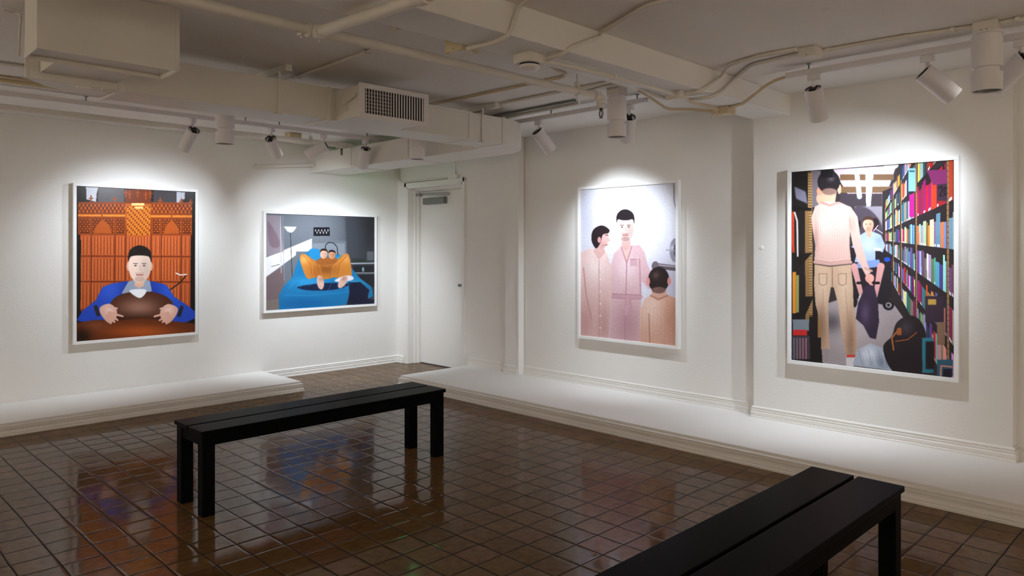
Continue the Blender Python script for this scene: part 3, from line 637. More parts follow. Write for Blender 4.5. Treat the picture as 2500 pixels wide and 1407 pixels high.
# ================================================================ framed prints
def lin(a): return np.where(a <= .04045, a/12.92, ((a+.055)/1.055)**2.4)
def picture(cv, W, Hh, label, plane, a0, z0, gain=.95):
    """plane 'Y' = on the left wall facing -Y, 'X' = on the right wall facing -X. a0 = left edge along the wall, z0 = bottom."""
    t = thing('framed_photograph', label, 'picture', group='large framed colour photographs')
    fw, dp = .026, .045
    fr = MB()
    for x0, x1, y0, y1 in ((0, W, 0, fw), (0, W, Hh-fw, Hh), (0, fw, fw+.0002, Hh-fw-.0002), (W-fw, W, fw+.0002, Hh-fw-.0002)):
        fr.box(x0, x1, 0, dp, y0, y1)
    fr.build('frame', MT['frame'], t, .0015)
    MB().box(fw-.002, W-fw+.002, .022, dp-.002, fw-.002, Hh-fw+.002).build('backing_board', MT['frame'], t)
    w, h = cv.w, cv.h
    gx = np.linspace(fw, W-fw, w+1); gz = np.linspace(Hh-fw, fw, h+1)
    X, Z = np.meshgrid(gx, gz); n = (w+1)*(h+1)
    me = bpy.data.meshes.new('print')
    co = np.empty((n, 3), np.float32); co[:, 0] = X.ravel(); co[:, 1] = .012; co[:, 2] = Z.ravel()
    me.vertices.add(n); me.vertices.foreach_set('co', co.ravel())
    i = np.arange(h)[:, None]*(w+1)+np.arange(w)[None]
    q = np.stack([i, i+w+1, i+w+2, i+1], -1).reshape(-1, 4).astype(np.int32)
    me.loops.add(q.size); me.loops.foreach_set('vertex_index', q.ravel())
    me.polygons.add(len(q)); me.polygons.foreach_set('loop_start', np.arange(0, q.size, 4, dtype=np.int32)); me.polygons.foreach_set('loop_total', np.full(len(q), 4, np.int32))
    me.update(calc_edges=True)
    at = me.attributes.new('ink', 'FLOAT_COLOR', 'FACE')
    A = np.ones((len(q), 4), np.float32); A[:, :3] = np.clip(lin(np.clip(cv.a, 0, 1))*gain, 0, .95).reshape(-1, 3)
    at.data.foreach_set('color', A.ravel())
    me.materials.append(MT['ink'])
    o = bpy.data.objects.new('print', me); COL.objects.link(o); o.parent = t
    if plane[0] == 'Y': t.location = (a0, plane[1]-dp, z0)
    else: t.location = (plane[1]-dp, a0, z0); t.rotation_euler = (0, 0, -PI/2)
    return t
picture(art_panel(), 1.046, 1.376, 'framed photograph of a man in a blue jacket before carved wood panelling', ('Y', WA-.003), 1.734, .521)
picture(art_bedroom(), 1.362, 1.038, 'wide framed photograph of a blue bed in a grey bedroom, left of the door', ('Y', WA-.003), 3.436, .680)
picture(art_shower(), 1.055, 1.371, 'framed photograph of three men against pale shower tiles', ('X', WB-.003), 4.288, .525, .84)
picture(art_library(), 1.060, 1.370, 'framed photograph of a library aisle with bookshelves, on the broad pier', ('X', 5.047), 2.285, .533)

# ================================================================ lighting tracks and fixtures
def track(label, p0, p1, stems):
    t = thing('lighting_track', label, 'lighting track', group='white lighting tracks')
    P0, P1 = Vector(p0), Vector(p1); L = (P1-P0).length; a = math.atan2(P1.y-P0.y, P1.x-P0.x)
    t.location = P0; t.rotation_euler = (0, 0, a)
    MB().box(0, L, -.018, -.004, -.015, .017).box(0, L, .004, .018, -.015, .017).box(0, L, -.018, .018, .004, .017).build('rail', MT['fix'], t, .0015)
    for s_ in stems:
        MB().tube([(s_, 0, .017), (s_, 0, H-P0.z)], .005, 8).lathe([(.0, H-P0.z-.001), (.014, H-P0.z-.001), (.014, H-P0.z-.005), (0, H-P0.z-.005)], 12, Matrix.Translation((s_, 0, 0))).build('stem', MT['grey'], t)
    return t
TZ = 2.378
track('long white lighting track hung parallel to the left wall behind the duct', (-2.6, 5.86, TZ), (4.15, 5.86, TZ), (.5, 2.05, 4.13, 5.31, 5.61, 6.5))
track('white lighting track nearest the rounded duct, serving the shower print', (4.27, 2.96, TZ), (4.27, 4.42, TZ), (.08, .9, 1.38))
track('white lighting track serving the library print, crossing the upper right corner', (4.27, -1.8, TZ), (4.27, 1.955, TZ), (.6, 2.2, 3.62))

def fixture(label, loc, target, power, group='white cylindrical spotlights', col=(.83, .915, 1), cone=92, blend=1.0, rad=.03, lit=True):
    """track spotlight: adapter and stem hang from the rail, the tube is aimed at its target"""
    t = thing('track_spotlight', label, 'spotlight', loc, group)
    MB().box(-.018, .018, -.032, .032, -.042, -.004).build('track_adapter', MT['fix'], t, .003)
    MB().tube([(0, 0, -.042), (0, 0, -.115)], .010, 12).build('stem', MT['fix'], t)
    piv = Vector((0, 0, -.112))
    dirv = (Vector(target)-(Vector(loc)+piv)).normalized()
    q = (-dirv).to_track_quat('Z', 'Y')
    M = Matrix.Translation(piv) @ q.to_matrix().to_4x4()
    R = .051; F = -.172; B = .03
    b = MB().lathe([(R-.006, B-.012), (R-.006, B), (R, B-.002), (R, F), (R-.003, F), (R-.004, F+.03)], 32, M)
    b.build('body', MT['fix'], t)
    k = MB().lathe([(0, B-.010), (R-.006, B-.010)], 28, M)
    k.build('rear_plate', MT['fix'], t)
    MB().lathe([(R-.013, B-.009), (R-.013, B-.004), (R-.009, B-.004), (R-.009, B-.009)], 28, M).add([M @ Vector(v) for v in ((-.017, -.026, B+.002), (.017, -.026, B+.002), (.017, .026, B+.002), (-.017, .026, B+.002), (-.017, -.026, B-.01), (.017, -.026, B-.01), (.017, .026, B-.01), (-.017, .026, B-.01))],
        [(0, 1, 2, 3), (4, 7, 6, 5), (0, 4, 5, 1), (1, 5, 6, 2), (2, 6, 7, 3), (3, 7, 4, 0)]).build('driver', MT['dark'], t)['label'] = 'black driver block in the open rear'
    MB().lathe([(0, F+.03), (R-.004, F+.03)], 28, M).build('lens', MT['lens'] if lit else MT['alu'], t)
    if power:
        ld = bpy.data.lights.new('beam', 'SPOT'); ld.energy = power; ld.color = col; ld.spot_size = math.radians(cone); ld.spot_blend = blend; ld.shadow_soft_size = rad
        lo = bpy.data.objects.new('beam', ld); COL.objects.link(lo); lo.parent = t
        lo.location = M @ Vector((0, 0, F-.004)); lo.rotation_euler = q.to_euler()
    return t
PW = 150
ZF = TZ-.012
sp = [
 ('white track spotlight left of the hanging downlight, tilted at the suited man print', (2.28, 5.86, ZF), (2.15, 7.05, 1.22), 72, 88),
 ('white track spotlight right of the hanging downlight, over the gap between two prints', (2.94, 5.86, ZF), (4.2, 7.05, .95), 72, 94),
 ('white track spotlight lying nearly flat, third along the left wall track', (3.44, 5.86, ZF), (2.2, 7.05, 1.32), 62, 72),
 ('white track spotlight last on the left wall track, close under the duct', (3.88, 5.86, ZF), (4.3, 7.05, .62), 128, 98),
 ('white track spotlight beside the rounded duct end, aimed at the shower print', (4.27, 3.99, ZF), (5.12, 3.84, 1.38), 62, 84),
 ('white track spotlight half hidden behind the middle downlight', (4.27, 3.11, ZF), (5.12, 3.92, 1.1), 58, 76),
 ('white track spotlight first on the right-hand track, hanging almost straight down', (4.27, 1.79, ZF), (5.02, 1.85, 1.15), 74, 88),
 ('white track spotlight on the right-hand track, tilted away to the right', (4.27, 1.19, ZF), (5.12, .05, 1.0), 24, 80),
 ('white track spotlight at the right edge of the view behind the big downlight', (4.27, .775, ZF), (5.02, 2.15, 1.2), 98, 84),
]
for lb, loc, tg, pw, cn in sp: fixture(lb, loc, tg, pw, cone=cn)
# the same track carries on out of view to the left and behind the camera
for x, y, tx, ty, pw in ((.35, 5.86, -.1, 7.05, .9), (-1.4, 5.86, -1.5, 7.05, .8)):
    fixture('white track spotlight on the left wall track beyond the left edge of the view', (x, y, ZF), (tx, ty, 1.0), 90*pw)
# ---- cylindrical downlights on junction boxes
def downlight(label, x, y, proto=[None]):
    if proto[0] is None:
        t = thing('downlight', label, 'ceiling light', (x, y, H), 'white cylindrical downlights')
        MB().box(-.05, .05, -.05, .05, -.052, 0).build('junction_box', MT['pipe'], t, .002)
        MB().lathe([(0, -.050), (.069, -.050), (.071, -.058), (.060, -.060), (.060, -.066), (.066, -.069), (.066, -.218), (.052, -.219), (.052, -.242), (.066, -.243), (.066, -.330), (.063, -.331), (.061, -.325)], 40).build('housing', MT['fix'], t)
        MB().lathe([(.061, -.326), (.050, -.25), (0, -.235)], 36).build('reflector', MT['alu'], t)
        for ya, yb in ((-.012, -.008), (.012, .016)): MB().box(-.0515, -.0505, ya, yb, -.044, -.040).build('knockout', MT['dark'], t)
        proto[0] = t; return t
    t = copy_tree(proto[0]); t.location = (x, y, H); t['label'] = label; return t
downlight('large white cylindrical downlight in the upper right corner', 4.10, .885)
downlight('white cylindrical downlight in the middle, hanging below the ceiling beam', 4.02, 3.03)
downlight('white cylindrical downlight between the two leftmost track spotlights', 2.27, 5.24)
downlight('white cylindrical downlight in front of the duct branch near the door', 3.83, 5.0)
downlight('white cylindrical downlight cut off by the upper left edge of the view', .46, 3.0)

# ================================================================ air duct
t = thing('air_duct', 'long painted sheet metal air duct with a rounded corner and side grille', 'air duct', (2.2, 4.1, 2.2))
def A_(name, mb, mat=None, bevel=0, parent=None):
    o = mb.build(name, mat or MT['duct'], parent or t, bevel, (-2.2, -4.1, -2.2) if parent is None else None); return o
ZB, ZT = 2.146, 2.345
A_('main_run', MB().prism([(.80, 4.04), (3.70, 4.04), (3.70, 4.33), (1.256, 4.34), (1.06, 4.28), (.917, 4.193), (.80, 4.05)], ZB, ZT), bevel=.002)
arc = [(3.92+.48*math.sin(a), 4.52-.48*math.cos(a)) for a in np.linspace(0, PI/2, 15)]
A_('elbow', MB().prism([(3.70, 4.04)]+arc+[(4.40, 4.60), (3.99, 4.60), (3.99, 4.42), (3.96, 4.36), (3.90, 4.33), (3.70, 4.33)], ZB, ZT))
A_('branch_run', MB().box(3.99, 4.40, 4.60, WA-.001, ZB, ZT), bevel=.002)
for x in (3.585, 3.925):
    A_('flange', MB().box(x-.016, x+.016, 4.034, 4.336, ZB-.006, ZT+.004), bevel=.002)
A_('flange', MB().box(2.395, 2.425, 4.033, 4.336, ZB-.007, ZT+.005), bevel=.003)
A_('flange', MB().box(1.20, 1.235, 4.033, 4.345, ZB-.007, ZT+.005), bevel=.003)
for y in (5.35, 6.28): A_('flange', MB().box(3.983, 4.407, y-.014, y+.014, ZB-.006, ZT+.005), bevel=.002)
A_('bottom_lip', MB().box(3.975, 3.99, 4.60, WA-.002, ZB-.003, ZB+.012).box(2.44, 3.57, 4.03, 4.041, ZB-.002, ZB+.008).box(2.44, 3.57, 4.03, 4.041, ZT-.012, ZT+.002))
# hanger straps with their flared heads and rods
for x, y0 in ((2.075, 4.4), (3.705, 4.3)):
    h = MB(); h.box(x-.013, x+.013, 4.030, 4.037, ZB-.008, ZT-.045); h.box(x-.013, x+.013, 4.030, 4.08, ZB-.010, ZB-.006)
    h.add([(x-.013, 4.031, ZT-.045), (x+.013, 4.031, ZT-.045), (x+.006, 4.031, ZT+.005), (x-.006, 4.031, ZT+.005), (x-.013, 4.037, ZT-.045), (x+.013, 4.037, ZT-.045), (x+.006, 4.037, ZT+.005), (x-.006, 4.037, ZT+.005)],
          [(0, 1, 2, 3), (7, 6, 5, 4), (0, 4, 5, 1), (1, 5, 6, 2), (2, 6, 7, 3), (3, 7, 4, 0)])
    h.box(x-.006, x+.006, 4.031, 4.037, ZT, H-.04)
    A_('hanger_strap', h)
for x, ya, yb in ((2.13, 3.985, 4.5), (3.79, 3.945, 4.42)):
    A_('ceiling_channel', MB().box(x-.042, x+.0, ya, yb, H-.040, H-.0005))
# short side box with the grille
gb = A_('supply_box', MB().box(2.457, 2.940, 3.752, 4.036, 2.142, 2.334), bevel=.002)
gx0, gx1, gz0, gz1 = 2.437, 2.960, 2.128, 2.338
gf = MB(); mx, mz = .038, .030
gf.box(gx0, gx1, 3.742, 3.754, gz0, gz0+mz).box(gx0, gx1, 3.742, 3.754, gz1-mz, gz1).box(gx0, gx0+mx, 3.742, 3.754, gz0+mz+.0002, gz1-mz-.0002).box(gx1-mx, gx1, 3.742, 3.754, gz0+mz+.0002, gz1-mz-.0002)
g_ = gf.build('grille_frame', MT['grille'], gb, .001)
for x in (gx0+.019, gx1-.019): MB().lathe([(0, 0), (.003, 0), (.004, -.002)], 10, Matrix.Translation((x, 3.742, 2.234)) @ Matrix.Rotation(PI/2, 4, 'X')).build('screw', MT['grey'], g_)
MB().box(gx0+mx, gx1-mx, 3.7505, 3.7515, gz0+mz, gz1-mz).build('shade_sheet', MT['duct_shade'], gb)  # thin dark sheet behind the louvres, painting in the duct's inner shade
n = 22; st = (gx1-gx0-2*mx)/n
for side, rng_, ang in (('left', range(0, 10), -8), ('right', range(10, n), 52)):
    v = MB()
    for i in rng_:
        x = gx0+mx+(i+.5)*st; a = math.radians(ang); w = .0075
        dx, dy = math.sin(a)*w, math.cos(a)*w*.55
        v.add([(x-dx-.0012, 3.746-dy, gz0+mz), (x-dx+.0012, 3.746-dy, gz0+mz), (x+dx+.0012, 3.746+dy, gz0+mz), (x+dx-.0012, 3.746+dy, gz0+mz),
               (x-dx-.0012, 3.746-dy, gz1-mz), (x-dx+.0012, 3.746-dy, gz1-mz), (x+dx+.0012, 3.746+dy, gz1-mz), (x+dx-.0012, 3.746+dy, gz1-mz)],
              [(0, 3, 2, 1), (4, 5, 6, 7), (0, 1, 5, 4), (1, 2, 6, 5), (2, 3, 7, 6), (3, 0, 4, 7)])
    if side == 'left':
        for k in range(1, 7): z = gz0+mz+k*(gz1-gz0-2*mz)/7; v.box(gx0+mx, gx0+mx+10*st, 3.7495, 3.7503, z-.0015, z+.0015)
    v.build('louvres', MT['grille'], gb)
dm = MB().box(2.452, 2.457, 3.90, 3.945, 2.225, 2.275).box(2.447, 2.452, 3.905, 3.94, 2.19, 2.215)
dm.add([(2.440, 3.94, 2.243), (2.440, 3.93, 2.226), (2.440, 3.80, 2.262), (2.440, 3.80, 2.280), (2.446, 3.94, 2.243), (2.446, 3.93, 2.226), (2.446, 3.80, 2.262), (2.446, 3.80, 2.280)],
       [(0, 1, 2, 3), (7, 6, 5, 4), (0, 4, 5, 1), (1, 5, 6, 2), (2, 6, 7, 3), (3, 7, 4, 0)])
dm.tube([(2.457, 3.925, 2.24), (2.430, 3.925, 2.24)], .010, 10)
dm.build('damper_lever', MT['duct'], gb)
A_('damper_rod', MB().tube([(1.12, 4.02, 2.138), (1.16, 4.04, 2.138), (1.20, 4.036, 2.140)], .006, 8).box(1.02, 1.08, 4.045, 4.07, 2.130, 2.146))

# the big open ended box in front of its left end
ret = None
def R_(name, mb, mat=None, bevel=0): return mb.build(name, mat or MT['duct'], ret, bevel)
bx0, bx1, by0, by1, bz = .718, 1.265, 3.41, 3.63, 2.146
w = .004
ret = A_('return_box', MB().box(bx0, bx1, by0, by0+w, bz, H).box(bx0, bx1, by1-w, by1, bz, H).box(bx0, bx0+w, by0+w+.0002, by1-w-.0002, bz, H).box(bx1-w, bx1, by0+w+.0002, by1-w-.0002, bz, H))
ret['label'] = 'big square box open at the bottom'
R_('inner_panel', MB().box(bx0+w, bx1-w, by0+w, by1-w, bz+.016, bz+.02))
R_('rim_angle', MB().box(bx0-.003, bx1+.003, by0-.003, by0-.0002, bz-.001, bz+.022).box(bx0-.003, bx0-.0002, by0, by1, bz-.001, bz+.022).box(bx1+.0002, bx1+.003, by0, by1, bz-.001, bz+.022).box(bx0-.003, bx1+.003, by1+.0002, by1+.003, bz-.001, bz+.022)
   .box(bx0-.003, bx0+.014, by0-.0025, by0-.0002, bz+.0225, H-.001).box(bx1-.014, bx1+.003, by0-.0025, by0-.0002, bz+.0225, H-.001))
R_('neck', MB().box(.86, 1.19, by1, 4.036, 2.18, 2.335))
for x, y in ((.98, by0-.004), (.95, by1+.0), (1.268, 3.52)):
    R_('screw', MB().lathe([(0, .002), (.004, .002), (.005, -.001)], 10, Matrix.Translation((x, y, bz+.01)) @ Matrix.Rotation(PI/2, 4, 'X' if y < 3.5 or y > 3.6 else 'Y')))

# ================================================================ pipes
t = thing('sprinkler_pipe', 'thick painted sprinkler pipe crossing the ceiling under the beam with a side branch', 'pipe', (2, 2.87, 2.295), 'painted sprinkler pipes')
def Pp(name, mb, mat=None, bevel=0, base=(2, 2.87, 2.295)): return mb.build(name, mat or MT['pipe'], t, bevel, tuple(-v for v in base))
Pp('main_pipe', MB().tube([(-3.1, 2.87, 2.295), (3.60, 2.87, 2.295)], .0235, 18))
Pp('branch_pipe', MB().tube([(1.645, 2.86, 2.285), (1.60, 2.10, 2.232), (1.50, .6, 2.222), (1.42, -3.1, 2.222)], .0245, 18, bend=.2))
Pp('elbow_fitting', MB().tube([(3.575, 2.87, 2.295), (3.60, 2.87, 2.295), (3.63, 2.87, 2.295), (3.643, 2.87, 2.28), (3.645, 2.87, 2.25)], .029, 16, bend=.012).lathe([(.029, 0), (.031, -.004), (.031, -.012), (.02, -.016), (.012, -.03), (0, -.03)], 18, Matrix.Translation((3.645, 2.87, 2.255))))
cp = MB()
for x in (1.615, 1.675):                                            # grooved saddle clamp with bolts
    cp.tube([(x-.009, 2.87, 2.295), (x+.009, 2.87, 2.295)], .034, 18)
cp.tube([(1.60, 2.87, 2.295), (1.69, 2.87, 2.295)], .029, 18)
cp.tube([(1.645, 2.858, 2.287), (1.642, 2.81, 2.283)], .032, 18)
for x in (1.60, 1.69): cp.box(x-.014, x+.014, 2.885, 2.925, 2.272, 2.29); cp.tube([(x, 2.915, 2.262), (x, 2.915, 2.305)], .006, 8)
Pp('saddle_clamp', cp)
Pp('coupling', MB().tube([(1.592, 2.06, 2.2315), (1.590, 2.02, 2.231)], .031, 18))
Pp('hanger', MB().tube([(3.41, 2.87, 2.318), (3.41, 2.87, H)], .005, 8).box(3.398, 3.422, 2.858, 2.882, 2.318, 2.352).tube([(3.402, 2.87, 2.295), (3.418, 2.87, 2.295)], .027, 18))
def sprinkler_head(parent, base, x, y, z):
    o = (x-base[0], y-base[1], z-base[2])
    s_ = MB().tube([(0, -.008, -.002), (0, -.015, -.016), (0, -.013, -.034), (0, -.002, -.046)], .0032, 8, bend=.01).tube([(0, .008, -.002), (0, .015, -.016), (0, .013, -.034), (0, .002, -.046)], .0032, 8, bend=.01).tube([(0, 0, -.002), (0, 0, -.046)], .0025, 8).build('sprinkler_head', MT['brass'], parent, 0, o)
    s_['label'] = 'small dark bronze sprinkler head'
    MB().lathe([(0, .014), (.011, .014), (.011, 0), (.006, -.003), (0, -.003)], 14).build('socket', MT['brass'], s_)
    MB().lathe([(0, -.046), (.014, -.048), (.016, -.050), (0, -.051)], 16).build('deflector', MT['brass'], s_)
sprinkler_head(t, (2, 2.87, 2.295), 3.645, 2.87, 2.212)
t = thing('sprinkler_pipe', 'straight painted sprinkler pipe running in front of the left wall below the track', 'pipe', (2, 6.2, 2.34), 'painted sprinkler pipes')
Pq = lambda name, mb, mat=None, bevel=0: Pp(name, mb, mat, bevel, (2, 6.2, 2.34))
Pq('main_pipe', MB().tube([(-3.1, 6.2, 2.34), (3.80, 6.2, 2.34)], .0235, 16))
Pq('tee_fitting', MB().tube([(3.78, 6.2, 2.34), (3.875, 6.2, 2.34)], .029, 16).tube([(3.885, 6.2, 2.34), (3.95, 6.2, 2.34)], .026, 16).tube([(3.834, 6.2, 2.34), (3.834, 6.2, 2.306)], .021, 14))
Pq('hanger', MB().tube([(3.50, 6.2, 2.362), (3.50, 6.2, H)], .005, 8).tube([(3.49, 6.2, 2.34), (3.51, 6.2, 2.34)], .027, 16).box(3.485, 3.515, 6.19, 6.21, 2.362, 2.39))
sprinkler_head(t, (2, 6.2, 2.34), 3.834, 6.2, 2.296)
tag(MB().tube([(3.35, 7.045, 2.17), (3.40, 7.03, 2.165), (3.98, 6.98, 2.225)], .020, 14).build('wall_pipe', MT['pipe']), 'short painted pipe on the left wall running into the duct branch', 'pipe')

# ================================================================ conduits and boxes on the ceiling
CG = 'thin painted conduits'
def cable(name, label, P, r=.008, mat='pipe', bend=.05, clips=(), group=CG, cat='conduit'):
    t_ = thing(name, label, cat, P[0], group); o = tuple(-v for v in P[0])
    MB().tube(P, r, 10, bend).build('tube', MT[mat], t_, 0, o)
    for p, ax in clips:
        MB().box(*( (p[0]-.010, p[0]+.010, p[1]-.022, p[1]+.022) if ax == 'x' else (p[0]-.022, p[0]+.022, p[1]-.010, p[1]+.010)), p[2]-r-.002, p[2]+r-.004).build('clip', MT[mat], t_, .002, o)
    return t_
c = H-.011
cable('conduit', 'painted conduit bending over the beam near the top centre', [(2.20, .9, c), (2.28, 2.15, c), (2.30, 2.272, c), (2.262, 2.272, 2.31), (2.245, 2.30, 2.270), (2.266, 2.431, 2.270), (2.245, 2.553, 2.272)], .011)
cable('conduit', 'painted conduit slanting across the ceiling from the top edge to the smoke detector', [(2.744, .5, c), (2.70, 1.871, c), (2.87, 2.25, c), (2.88, 2.274, 2.40), (2.66, 2.274, 2.305), (2.628, 2.30, 2.272), (2.628, 2.40, 2.265)], .011, clips=(((2.706, 1.75, c), 'y'),))
cable('conduit', 'painted conduit running under the beam from the smoke detector to the next box', [(2.60, 2.440, 2.26), (2.69, 2.415, 2.262), (3.10, 2.395, 2.262), (3.53, 2.395, 2.262), (3.77, 2.41, 2.262)], .012, clips=(((3.15, 2.395, 2.262), 'x'),))
cable('conduit', 'upper of two painted conduits looping over the beam right of centre', [(3.82, 2.385, 2.268), (3.83, 2.30, 2.268), (3.86, 2.272, 2.285), (4.05, 2.272, 2.385), (3.93, 2.15, c), (3.86, 1.93, c), (3.875, 1.72, c)], .012)
cable('conduit', 'lower of two painted conduits looping over the beam right of centre', [(3.40, 2.60, 2.35), (3.50, 2.52, 2.30), (3.70, 2.53, 2.266), (3.85, 2.50, 2.262), (3.965, 2.47, 2.262), (3.985, 2.29, 2.262), (4.09, 2.272, 2.31), (4.25, 2.272, c), (4.02, 2.05, c), (3.975, 1.735, c)], .012)
cable('conduit', 'painted conduit along the ceiling between the square box and the big downlight', [(4.0, 1.66, c), (4.02, 1.30, c), (4.085, .94, c)], .011, clips=(((4.035, 1.22, c), 'y'), ((4.07, 1.02, c), 'y')))
cable('conduit', 'thin painted conduit leaving the big downlight at the right edge', [(4.10, .83, c), (4.11, .1, c), (4.11, -2.5, c)], .011, clips=(((4.10, .76, c), 'y'),))
cable('conduit', 'tan conduit from the cream box up to the right-hand track', [(4.42, 2.41, 2.272), (4.385, 2.30, 2.275), (4.37, 2.262, 2.29), (4.36, 2.10, 2.38), (4.325, 1.87, 2.405)], .010, 'tan')
cable('conduit', 'tan conduit bending left from the cream box below the ceiling', [(4.45, 2.56, 2.272), (4.40, 2.72, 2.30), (4.36, 2.85, 2.31), (4.16, 2.85, 2.36), (4.05, 2.87, 2.40)], .010, 'tan')
cable('conduit', 'painted conduit along the ceiling above the strap hanger, left of the side grille', [(2.256, 3.25, c), (2.283, 4.264, c), (2.281, 5.1, c)], .010, clips=(((2.258, 3.40, c), 'y'), ((2.280, 4.20, c), 'y')))
cable('conduit', 'tan conduit making a U-turn below the smoke detector', [(2.62, 2.66, c), (3.30, 2.94, c), (3.42, 2.96, c), (3.47, 3.03, c), (3.44, 4.3, c), (3.44, 5.6, c)], .009, 'tan', bend=.05)
cable('conduit', 'painted conduit along the ceiling towards the duct corner, nearest the thick pipe end', [(3.78, 2.72, c), (3.785, 3.107, c), (3.782, 3.93, c)], .010)
cable('conduit', 'painted conduit beside the middle downlight box, running to the track', [(3.83, 2.62, c), (3.86, 2.93, c), (3.93, 3.3, c), (4.19, 3.5, c), (4.23, 5.0, c)], .010)
cable('conduit', 'dark grey flexible conduit on the ceiling above the track beside the rounded duct', [(4.08, 3.45, c), (4.10, 4.9, c)], .009, 'steel')
cable('conduit', 'cream conduit along the ceiling behind the right-hand track', [(4.44, 1.95, c), (4.44, -2.8, c)], .014, 'tan')
for y, m, r_, lb in ((5.10, 'duct', .010, 'painted conduit on the ceiling at the left edge, farthest from the wall'), (5.50, 'tan', .010, 'upper tan conduit on the ceiling at the left edge'), (5.62, 'yel', .013, 'lower tan conduit on the ceiling at the left edge, next to the track')):
    cable('conduit', lb, [(-3, y, c), (1.9, y+.01, c)], r_, m)
cable('conduit', 'thin cable hanging down beside the open bottomed air box at the upper left', [(.70, 3.95, c), (.75, 3.97, c), (.755, 3.90, 2.40), (.74, 3.86, 2.2)], .005, bend=.02)
cable('conduit', 'painted conduit curving down and along the wall above the door', [(5.106, 7.02, 2.40), (5.106, 7.02, 2.14), (5.106, 6.94, 2.105), (5.106, 6.10, 2.105)], .010, bend=.08)
tag(MB().tube([(5.108, 5.995, 2.13), (5.108, 5.995, H)], .004, 8).build('cable', MT['pipe']), 'thin vertical cable dropping to the small box above the door', 'cable')
tag(MB().box(5.088, 5.12, 5.95, 6.10, 2.085, 2.13).build('junction_box', MT['trim'], None, .003), 'small white surface box on the wall directly above the door', 'box')

def jbox(label, x0, x1, y0, y1, z0, z1, mat='pipe', dots=True):
    t_ = thing('junction_box', label, 'box', ((x0+x1)/2, (y0+y1)/2, z1), 'junction boxes on the ceiling'); o = (-(x0+x1)/2, -(y0+y1)/2, -z1)
    MB().box(x0, x1, y0, y1, z0+.003, z1).build('body', MT[mat], t_, .002, o)
    MB().box(x0-.002, x1+.002, y0-.002, y1+.002, z0, z0+.003).build('cover_plate', MT[mat], t_, 0, o)
    if dots:
        k = MB()
        for f_ in (.5,): k.lathe([(0, 0), (.003, 0)], 8, Matrix.Translation((x0-.0008, y0+(y1-y0)*f_, z0+.012)) @ Matrix.Rotation(PI/2, 4, 'Y')); k.lathe([(0, 0), (.003, 0)], 8, Matrix.Translation((x0+(x1-x0)*f_, y0-.0008, z0+.012)) @ Matrix.Rotation(PI/2, 4, 'X'))
        k.build('knockout', MT['dark'], t_, 0, o)
    return t_
jbox('square painted junction box under the beam at its middle, where conduits meet', 3.765, 3.865, 2.375, 2.475, 2.235, 2.283, dots=False)
jbox('square painted junction box on the ceiling left of the big downlight', 3.90, 4.0, 1.63, 1.72, 2.375, H)
jbox('cream junction box under the beam end beside the right wall corner', 4.40, 4.50, 2.41, 2.53, 2.235, 2.283, 'tan')
jbox('grey painted junction box tucked behind the beam at the top centre', 1.93, 2.04, 2.60, 2.72, 2.31, H)
jb = jbox('yellowed octagonal ceiling box with a scuffed cover beside the grey box', 2.225, 2.33, 2.565, 2.69, 2.27, H, 'yel')
MB().lathe([(0, -.004), (.055, -.004), (.06, 0)], 8, Matrix.Translation((2.277, 2.63, 2.27))).build('round_cover', MT['pipe'], jb, 0, (-2.2775, -2.6275, -H))
jbox('yellow-cream junction box on the ceiling behind the left wall pipe', 3.36, 3.48, 6.33, 6.43, 2.36, H, 'yel')
# pale scraped patch of flexible cover next to the cream box
tag(MB().tube([(4.05, 2.535, 2.29), (4.22, 2.50, 2.276), (4.38, 2.47, 2.26)], .010, 8).build('flexible_connector', MT['tan']), 'ribbed tan connector reaching the cream box below the beam', 'conduit')

t = thing('smoke_detector', 'round white smoke detector on a square box under the beam', 'smoke detector', (2.56, 2.455, 2.283))
MB().box(-.055, .055, -.055, .055, -.045, 0).build('mounting_box', MT['pipe'], t, .003)
MB().lathe([(0, -.045), (.048, -.045), (.048, -.049), (.042, -.050)], 28).build('base_ring', MT['dark'], t)
MB().lathe([(.042, -.050), (.050, -.053), (.050, -.066), (.038, -.078), (.030, -.080), (0, -.081)], 32).build('cover', MT['fix'], t)
MB().lathe([(0, 0), (.0035, -.001)], 10, Matrix.Translation((-.022, -.012, -.0805))).build('indicator', MT['chrome'], t)
tag(MB().lathe([(0, -.004), (.014, -.004), (.022, 0)], 16, Matrix.Translation((3.345, 1.35, H))).build('ceiling_plug', MT['pipe']), 'tiny painted plug alone on the ceiling near the top edge', 'fitting')

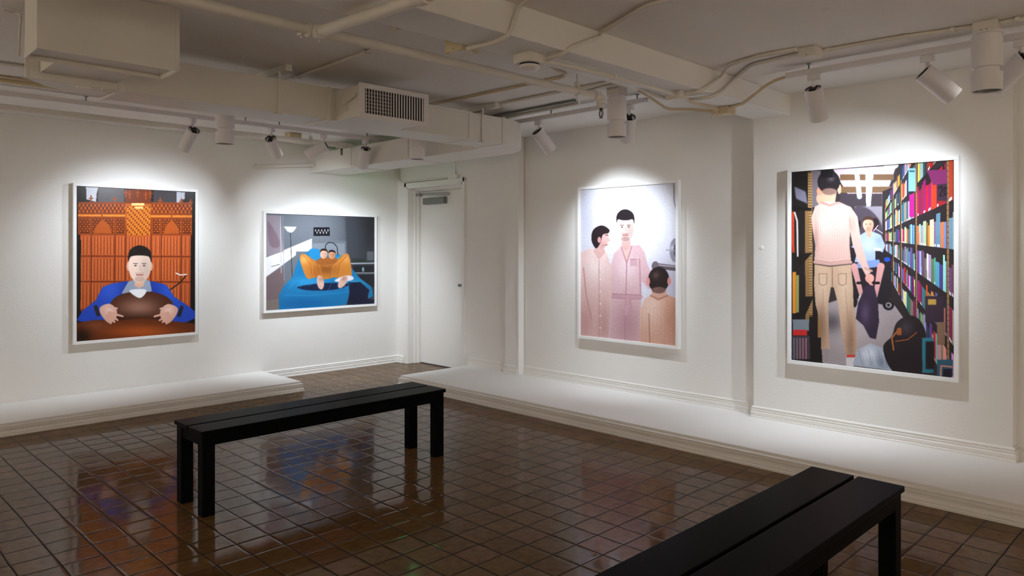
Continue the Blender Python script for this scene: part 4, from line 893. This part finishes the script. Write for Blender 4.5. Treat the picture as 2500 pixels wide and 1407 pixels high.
es = thing('exit_sign', 'green lit exit light high by the door, tucked behind the duct branch', 'exit sign', (4.95, 6.45, H))
MB().box(-.02, .02, -.13, .13, -.122, -.01).tube([(0, 0, -.012), (0, 0, 0)], .01, 8).build('housing', MT['fix'], es, .003)
MB().box(-.022, -.0205, -.11, .11, -.112, -.03).build('lens', MT['led'], es)

# wall marks: small round blanking plug right of the shower print
tag(MB().lathe([(0, 0), (.012, 0), (.016, .004)], 14, Matrix.Translation((5.046, 2.50, 1.347)) @ Matrix.Rotation(PI/2, 4, 'Y')).build('wall_plug', MT['trim']), 'tiny round plug on the broad pier left of the library print', 'fitting')

# ================================================================ unseen spotlights added behind the camera as warm ambient fill, and camera
def rear_fill(x, y, tx, ty, tz, e):
    fixture('unseen track spotlight added behind the camera as warm ambient fill', (x, y, H-.012), (tx, ty, tz), e, 'added fill spotlights behind the camera', col=(1, .83, .64), cone=100, blend=1, rad=.05)
rear_fill(-2.0, -1.0, -3.2, -1.0, 1.3, RE)
rear_fill(-2.0, 2.2, -3.2, 2.2, 1.3, RE)
rear_fill(-2.0, 5.0, -3.2, 5.0, 1.3, RE)
rear_fill(0.0, -2.0, 0.0, -3.2, 1.3, RE)
rear_fill(3.0, -2.0, 3.0, -3.2, 1.3, RE)

w = bpy.data.worlds.new('world'); SC.world = w; w.use_nodes = True
w.node_tree.nodes['Background'].inputs[0].default_value = (.6, .52, .45, 1); w.node_tree.nodes['Background'].inputs[1].default_value = 0.05

cd = bpy.data.cameras.new('camera'); cam = bpy.data.objects.new('camera', cd); COL.objects.link(cam); SC.camera = cam
cd.sensor_fit = 'HORIZONTAL'; cd.sensor_width = 36; cd.lens = 36*1786.4/2500; cd.clip_start = .05
cd.shift_x = 0; cd.shift_y = -(703.5-603.8)/2500
yaw = math.radians(45.16)
cam.location = (0, 0, 1.35); cam.rotation_euler = (PI/2, 0, yaw-PI/2)
SC.view_settings.view_transform = 'Standard'; SC.view_settings.look = 'None'; SC.view_settings.exposure = EXP; SC.view_settings.gamma = 1; SC.view_settings.use_curve_mapping = False
try:
    SC.cycles.use_denoising = True; SC.cycles.denoiser = 'OPENIMAGEDENOISE'; SC.cycles.max_bounces = 10; SC.cycles.diffuse_bounces = 8; SC.cycles.sample_clamp_indirect = 6
except Exception: pass
